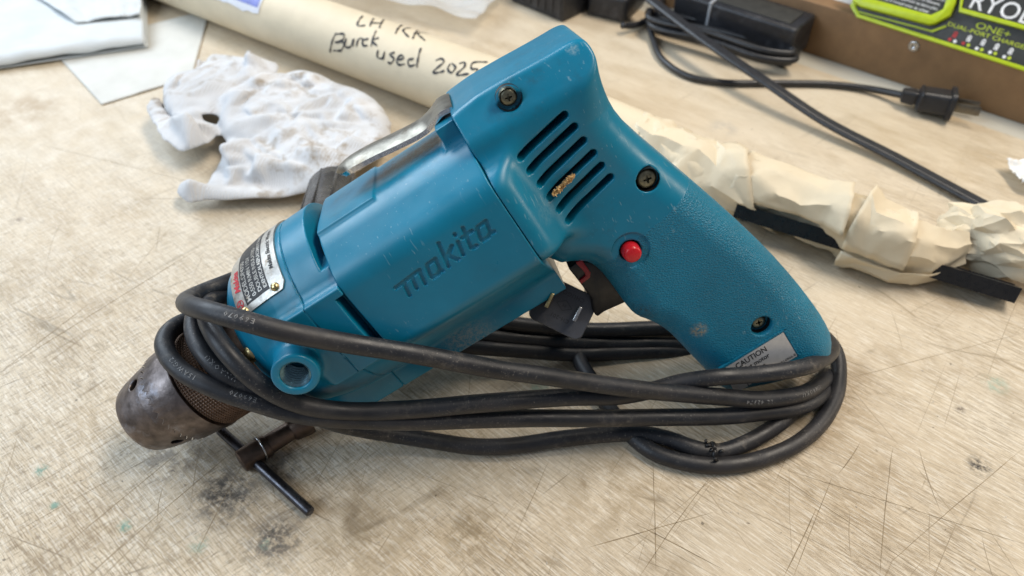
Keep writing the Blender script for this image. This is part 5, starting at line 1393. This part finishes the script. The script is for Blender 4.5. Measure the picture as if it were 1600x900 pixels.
# --- lime and grey charger standing on the riser
CB0 = np.array((254.13, 531.21, 39.96)); CX, CY, CZ = np.array(CD_), np.array(CUP), np.array(CN_)
charger = thing('battery_charger', 'lime green and dark grey twin battery charger on the brown riser', 'charger', tuple(CB0))
def cuv(p): d = np.array(p) - CB0; return float(d @ CX), float(d @ CY)
def cpt(x, y, z=0): return CX * x + CY * y + CZ * z
def cpoly(name, P, z0, z1, mat, parent=charger, bev=0.0, smooth=True):
    bm = bmesh.new(); vs = [bm.verts.new((x, y, z0)) for x, y in P]; f = bm.faces.new(vs)
    r = bmesh.ops.extrude_face_region(bm, geom=[f])
    for v in r['geom']:
        if isinstance(v, bmesh.types.BMVert): v.co.z = z1
    bmesh.ops.recalc_face_normals(bm, faces=bm.faces)
    if bev:
        top = [e for e in bm.edges if all(abs(v.co.z - z1) < 1e-5 for v in e.verts)]
        bmesh.ops.bevel(bm, geom=top, offset=bev, segments=2, affect='EDGES', profile=0.5)
    for v in bm.verts: v.co = Vector(cpt(*v.co))
    bmesh.ops.recalc_face_normals(bm, faces=bm.faces)
    return bm_obj(name, bm, mat, parent, smooth=smooth)
xl = cuv((253.26, 534.74, 43.24))[0]; WCH = 240; HCH = 95
cpoly('housing', [(xl + 2, 0.8), (WCH, 0.8), (WCH, HCH), (xl + 2, HCH), (xl - 3, HCH - 10), (xl - 3, 8)], -55, -0.6, M['charger_dark'], bev=1.5)
cpoly('edge_trim', [(xl + 5, -0.6), (WCH + 2, -0.6), (WCH + 2, 1.9), (xl + 6, 1.9), (xl + 1, 6), (xl + 1, 22), (xl - 3, 22), (xl - 3, 5)], -2.5, 0.4, M['lime'], bev=0.4)
def cseq(*px): return [cuv(p) for p in px]
rim = cseq((253.12, 537.81, 46.73), (257.63, 532.66, 45.15), (295.41, 501.56, 46.14), (298.71, 500.15, 47.76), (306.09, 499.09, 53.85), (308.67, 503.69, 61.84), (310.09, 512.32, 73.39), (304.27, 515.96, 71.88), (304.60, 509.58, 64.71), (302.34, 504.19, 56.13), (296.19, 505.38, 51.41), (259.97, 535.69, 51.03), (258.52, 544.59, 60.06), (252.67, 548.25, 58.55))
cpoly('dock_rim', rim, -2, 4.5, M['lime'], bev=1.0)
pan = cseq((260.70, 535.24, 51.23), (296.17, 505.67, 51.74), (302.00, 504.68, 56.37), (304.27, 509.78, 64.62), (303.94, 516.17, 71.80), (259.24, 544.14, 60.25))
dock = cpoly('dock_panel', pan, -1, 2.0, M['charger_dark'])
pan2 = cseq((312.08, 498.25, 58.83), (365.65, 453.51, 59.49), (364.11, 478.51, 87.35), (313.93, 509.92, 74.38))
bp = cpoly('brand_panel', pan2, -0.5, 1.5, M['charger_dark'])
st2 = cseq((310.19, 498.56, 57.32), (365.75, 451.87, 57.66), (365.63, 453.78, 59.79), (311.71, 499.31, 59.71), (313.61, 510.12, 74.30), (311.37, 511.52, 73.72))
cpoly('brand_panel_rim', st2, -0.5, 2.4, M['lime'], bev=0.4)
st3 = cseq((296.51, 498.89, 44.11), (304.00, 496.67, 48.94), (304.04, 495.80, 47.95), (297.22, 497.61, 43.30), (255.90, 531.63, 42.21), (255.87, 532.25, 42.91))
cpoly('swoosh', st3, -0.6, 0.3, M['lime'])
def ctext(t, size, px, mat, lift=0.1, parent=None, end=None, **kw):
    V, F = text_geo(t, size, **kw); x, y = cuv(px)
    if end is not None: V[:, 0] *= (cuv(end)[0] - x) / V[:, 0].max()
    P = np.array([cpt(x + v[0], y + v[1], lift) for v in V]); mobj('lettering', P, F, mat, parent or charger, smooth=False)
ctext('RYOBI', 15.5, (314.24, 498.33, 61.06), M['white_print'], 1.65, bp, end=(347.20, 469.85, 60.36), offset=0.09)
ctext('ONE+', 6.0, (318.21, 487.28, 52.03), M['lime_print'], -0.45, end=(335.49, 472.80, 52.18), offset=0.02)
ctext('DUAL-PORT CHARGER', 3.9, (304.33, 496.48, 49.03), M['lime_print'], -0.45, end=(345.38, 462.04, 49.37), offset=0.02)
for i, t in enumerate(('Use only with the battery packs listed', 'in the manual. Risque de blessure,', 'utiliser uniquement les blocs-piles', 'Lea el manual antes de utilizar')):
    xx, yy = cuv((270.37, 528.98, 53.49)); V, F = text_geo(t, 2.7, offset=0.01)
    P = np.array([cpt(xx + v[0], yy + v[1] + 9.0 - i * 3.3, 2.1) for v in V]); mobj('lettering', P, F, M['white_print'], dock, smooth=False)
def cdot(px, r, mat, name='indicator_dot', sq=False):
    x, y = cuv(px); n = 4 if sq else 14
    ps = [(x + r * math.cos(2 * math.pi * k / n + (.785 if sq else 0)), y + r * math.sin(2 * math.pi * k / n + (.785 if sq else 0))) for k in range(n)]
    cpoly(name, ps, -0.58, -0.3, mat, smooth=False)
for px, mt in (((306.29, 489.07, 42.28), 'red_print'), ((308.94, 486.65, 42.06), 'white_print'), ((313.18, 483.29, 42.33), 'red_print'), ((315.79, 480.90, 42.11), 'lime_print'), ((319.99, 477.02, 41.73), 'white_print'), ((322.54, 474.96, 41.84), 'lime_print'), ((326.66, 471.42, 41.78), 'white_print'), ((329.17, 469.39, 41.89), 'lime_print'), ((333.55, 465.45, 41.61), 'white_print'), ((336.02, 463.45, 41.72), 'lime_print')):
    cdot(px, 1.15, M[mt])
for px, mt in (((308.79, 489.56, 45.34), 'red_print'), ((315.95, 483.60, 45.46), 'white_print'), ((323.00, 477.75, 45.57), 'white_print'), ((329.63, 471.88, 45.28), 'white_print'), ((336.47, 465.93, 45.08), 'white_print')):
    x, y = cuv(px); a, b = 1.3, 1.8
    g = []
    for (x0, y0, x1, y1) in ((-a, -b, -a + .5, b), (a - .5, -b, a, b), (-a + .5, -b, a - .5, -b + .5), (-a + .5, b - .5, a - .5, b), (-.7, b + .05, .7, b + .6), (-.6, -1, .6, .8)):
        g.append((np.array([cpt(x + p, y + q, -0.45) for p, q in ((x0, y0), (x1, y0), (x1, y1), (x0, y1))]), [[0, 1, 2, 3]]))
    mobj('battery_icon', *join_geo(g), M[mt], charger, smooth=False)

# --- adapters and leads
def gbox(name, origin, xdir, sx, sy, sz, mat, parent, bev=2.0, z=0.0, base=(0, 0, 0)):
    """box whose corner is origin; x along xdir, y away from the camera"""
    x = Vector((xdir[0], xdir[1], 0)).normalized(); y = Vector((-x.y, x.x, 0))
    bm = bmesh.new(); box_bm(bm, sx, sy, sz, None, bev, 3)
    o = Vector(origin) - Vector(base); c = o + x * sx / 2 + y * sy / 2 + Vector((0, 0, z + sz / 2))
    bmesh.ops.transform(bm, matrix=frame(c, x, (0, 0, 1)), verts=bm.verts)
    return bm_obj(name, bm, mat, parent)
p1 = np.array((-1.14, 645.90, 0.00)); p2 = np.array((42.94, 603.22, 0.00)); base = tuple(p1)
ad = thing('ribbed_adapter', 'black ribbed power adapter standing nearest the plastic bag', 'power adapter', base)
v = p2 - p1; gbox('body', p1, v, np.linalg.norm(v), 55, 34, M['adapter'], ad, 2.0, 0, base)
for k in range(7):
    x = v / np.linalg.norm(v); q = p1 + x * (5 + k * np.linalg.norm(v) / 7.2) - np.array([-x[1], x[0], 0]) * 0.9
    gbox('rib', q, v, 2.6, 1.6, 24, M['adapter'], ad, 0.5, 5, base)
p1 = np.array((63.53, 617.83, 0.00)); p2 = np.array((107.40, 592.57, 0.00)); base = tuple(p1); v = p2 - p1
ad = thing('small_adapter', 'small low black adapter between the ribbed one and the cord bundle', 'power adapter', base)
gbox('body', p1, v, np.linalg.norm(v) * 0.72, 46, 22, M['adapter'], ad, 4.0, 0, base)
x = v / np.linalg.norm(v); q = p1 + x * np.linalg.norm(v) * 0.30 + np.array([-x[1], x[0], 0]) * 4
gbox('cap', q, v, np.linalg.norm(v) * 0.36, 34, 6, M['adapter'], ad, 2.0, 21.5, base)
V, F = tube(resample(catmull(np.array([(90.37, 581.66, 8.00), (100.91, 587.96, 5.00), (113.15, 599.51, 4.00), (127.73, 626.58, 4.00), (154.69, 692.29, 5.00)]), 8), 2), 2.6, 10)
mobj('strain_relief', V - np.array(base), F, M['lead'], ad)
BAo = np.array((228.90, 555.61, 0.00)); bdv = np.array(BD); bnv = np.array(BN)
p2 = BAo + bdv * 8 + bnv * 38; p1 = p2 - bdv * 104; base = tuple(p1); v = p2 - p1
ad = thing('power_brick', 'large dusty black power brick against the brown riser', 'power adapter', base)
gbox('body', p1, v, np.linalg.norm(v), 36, 28, M['adapter'], ad, 2.5, 5, base)
gbox('base_plate', p1 + bdv * 3 + -bnv * 2, v, np.linalg.norm(v) - 6, 32, 5.2, M['adapter'], ad, 0.8, 0, base)
x = v / np.linalg.norm(v); q = p1 + x * 6 + np.array([-x[1], x[0], 0]) * 6
gbox('label_plate', q, v, np.linalg.norm(v) - 14, 24, 1.0, M['charger_dark'], ad, 0.4, 32.8, base)
lab_o = gbox('cable_tie', p1 + x * np.linalg.norm(v) * 0.30 - np.array([-x[1], x[0], 0]) * 0.8, v, 2.6, 38, 34, simple('clear_tie', (0.35, 0.37, 0.40), 0.25), ad, 1.0, 0, base)
# bundle of lead with its plug
b0 = np.array((213.17, 534.69, 0.00)); base = tuple(b0 * np.array([1, 1, 0]))
lead = thing('mains_lead', 'coiled black mains lead ending in a two blade plug by the brown riser', 'mains lead', base)
LR = 2.5; pts = []
e1 = np.array((116.53, 585.64, 5.00)); e2 = np.array((204.49, 523.31, 5.00)); ev = (e2 - e1) / np.linalg.norm(e2 - e1); en = np.array([-ev[1], ev[0], 0])
EL = np.linalg.norm(e2 - e1)
for k in range(5):
    zz = 3 + 4.6 * (k // 2) + (k % 2) * 1.5; off = (k % 3 - 1) * 3.0; w = 7 + (k % 3) * 3.5
    pts += [e1 + ev * (EL * 0.1 + 4 * k) + en * (w + off) + [0, 0, zz - 2], e1 + ev * EL * 0.5 + en * (w * 1.0 + off * .5) + [0, 0, zz], e2 + ev * (-8 + 3 * (k % 2)) + en * w * 1.0 + [0, 0, zz], e2 + ev * (6 + 3 * (k % 3)) + en * 0.0 + [0, 0, zz], e2 + ev * (-8) - en * w * 0.9 + [0, 0, zz],
            e1 + ev * EL * 0.5 - en * (w * 0.9 - off * .4) + [0, 0, zz + 1], e1 + ev * (EL * 0.1 - 3 * k) - en * (w * .9) + [0, 0, zz - 1], e1 + ev * (EL * 0.1 - 14) + [0, 0, zz]]
pts += [np.array(p) for p in ((115.29, 609.70, 6.00), (113.98, 569.52, 4.00), (117.71, 533.12, 3.00), (133.10, 508.77, 2.80), (157.81, 499.29, 2.80), (195.83, 498.35, 2.80), (238.25, 496.49, 2.80), (263.50, 487.95, 4.00), (280.55, 472.14, 8.00))]
lp = resample(catmull(np.array(pts), 8), 1.6)
for _ in range(2): lp[1:-1] = lp[1:-1] * 0.5 + (lp[:-2] + lp[2:]) * 0.25
V, F = tube(lp, LR, 10, 1.0); mobj('flex', V - np.array(base), F, M['lead'], lead)
k0 = np.array((278.03, 471.31, 9.00)); k1 = np.array((308.96, 456.74, 10.00)); kd_ = (k1 - k0) / np.linalg.norm(k1 - k0); KL = np.linalg.norm(k1 - k0)
Mk = frame(k0, kd_, (0.25, 0.1, 1.0))
V = []; F = []
rg_ = [(0, 3.2, 3.0), (1, 5.2, 4.4), (9, 6.2, 5.0), (9.2, 5.0, 4.2), (10.5, 5.0, 4.2), (10.7, 6.8, 5.4), (12, 10.5, 7.5), (13.2, 10.8, 7.8), (14, 10.2, 7.0), (KL - 3.6, 10.4, 7.6), (KL - 3.4, 13.0, 9.6), (KL - 0.6, 13.2, 9.8), (KL, 12.6, 9.2)]
m = len(rrect(1, 1, .3))
for (xx, w, h) in rg_:
    for (y, z) in rrect(w, h, min(w, h) * 0.45): V.append(tuple(Mk @ Vector((xx, y, z))))
for i in range(len(rg_) - 1):
    for k in range(m): k2 = (k + 1) % m; F.append([i * m + k, i * m + k2, (i + 1) * m + k2, (i + 1) * m + k])
F.append(list(range(m))[::-1]); F.append([(len(rg_) - 1) * m + k for k in range(m)])
o = mobj('plug', np.array(V) - np.array(base), F, M['lead'], lead); o.data.set_sharp_from_angle(angle=math.radians(35))
bmx = bmesh.new(); bmx.from_mesh(o.data); bmesh.ops.recalc_face_normals(bmx, faces=bmx.faces); bmx.to_mesh(o.data); bmx.free(); o.data.set_sharp_from_angle(angle=math.radians(35))
for sg in (-1, 1):
    bm = bmesh.new(); box_bm(bm, 17, 1.5, 6.3, Mk @ Matrix.Translation((KL + 8.0, sg * 6.35, 0)), 0.4)
    for v_ in bm.verts: v_.co -= Vector(base)
    bm_obj('blade', bm, M['hook_steel'], o)
# long flat lead crossing the bench
fl = [(89.00, 648.04, 24.00), (114.77, 591.51, 24.00), (145.37, 528.89, 22.00), (181.44, 473.28, 17.00), (213.56, 436.26, 9.00), (249.42, 399.34, 5.00), (276.36, 364.19, 4.00), (295.61, 338.35, 4.00), (319.20, 311.78, 4.00)]
fp = resample(catmull(np.array(fl), 10), 3); base = (fl[5][0], fl[5][1], 0); T_, N_, B_ = frames_along(fp)
V = []; F = []; n = 20
for i in range(len(fp)):
    for k in range(n):
        a = 2 * math.pi * k / n; xx = 4.7 * math.cos(a); zz = 2.4 * math.sin(a); zz *= (1 - 0.35 * math.exp(-(xx / 0.9) ** 2))
        V.append(fp[i] + B_[i] * xx + N_[i] * zz)
for i in range(len(fp) - 1):
    for k in range(n): k2 = (k + 1) % n; F.append([i * n + k, i * n + k2, (i + 1) * n + k2, (i + 1) * n + k])
o = mobj('flat_lead', np.array(V) - np.array(base), F, M['lead'], None); o.location = Vector(base) * MM
tag(o, 'long flat black two core lead running diagonally to the crumpled paper', 'lead')
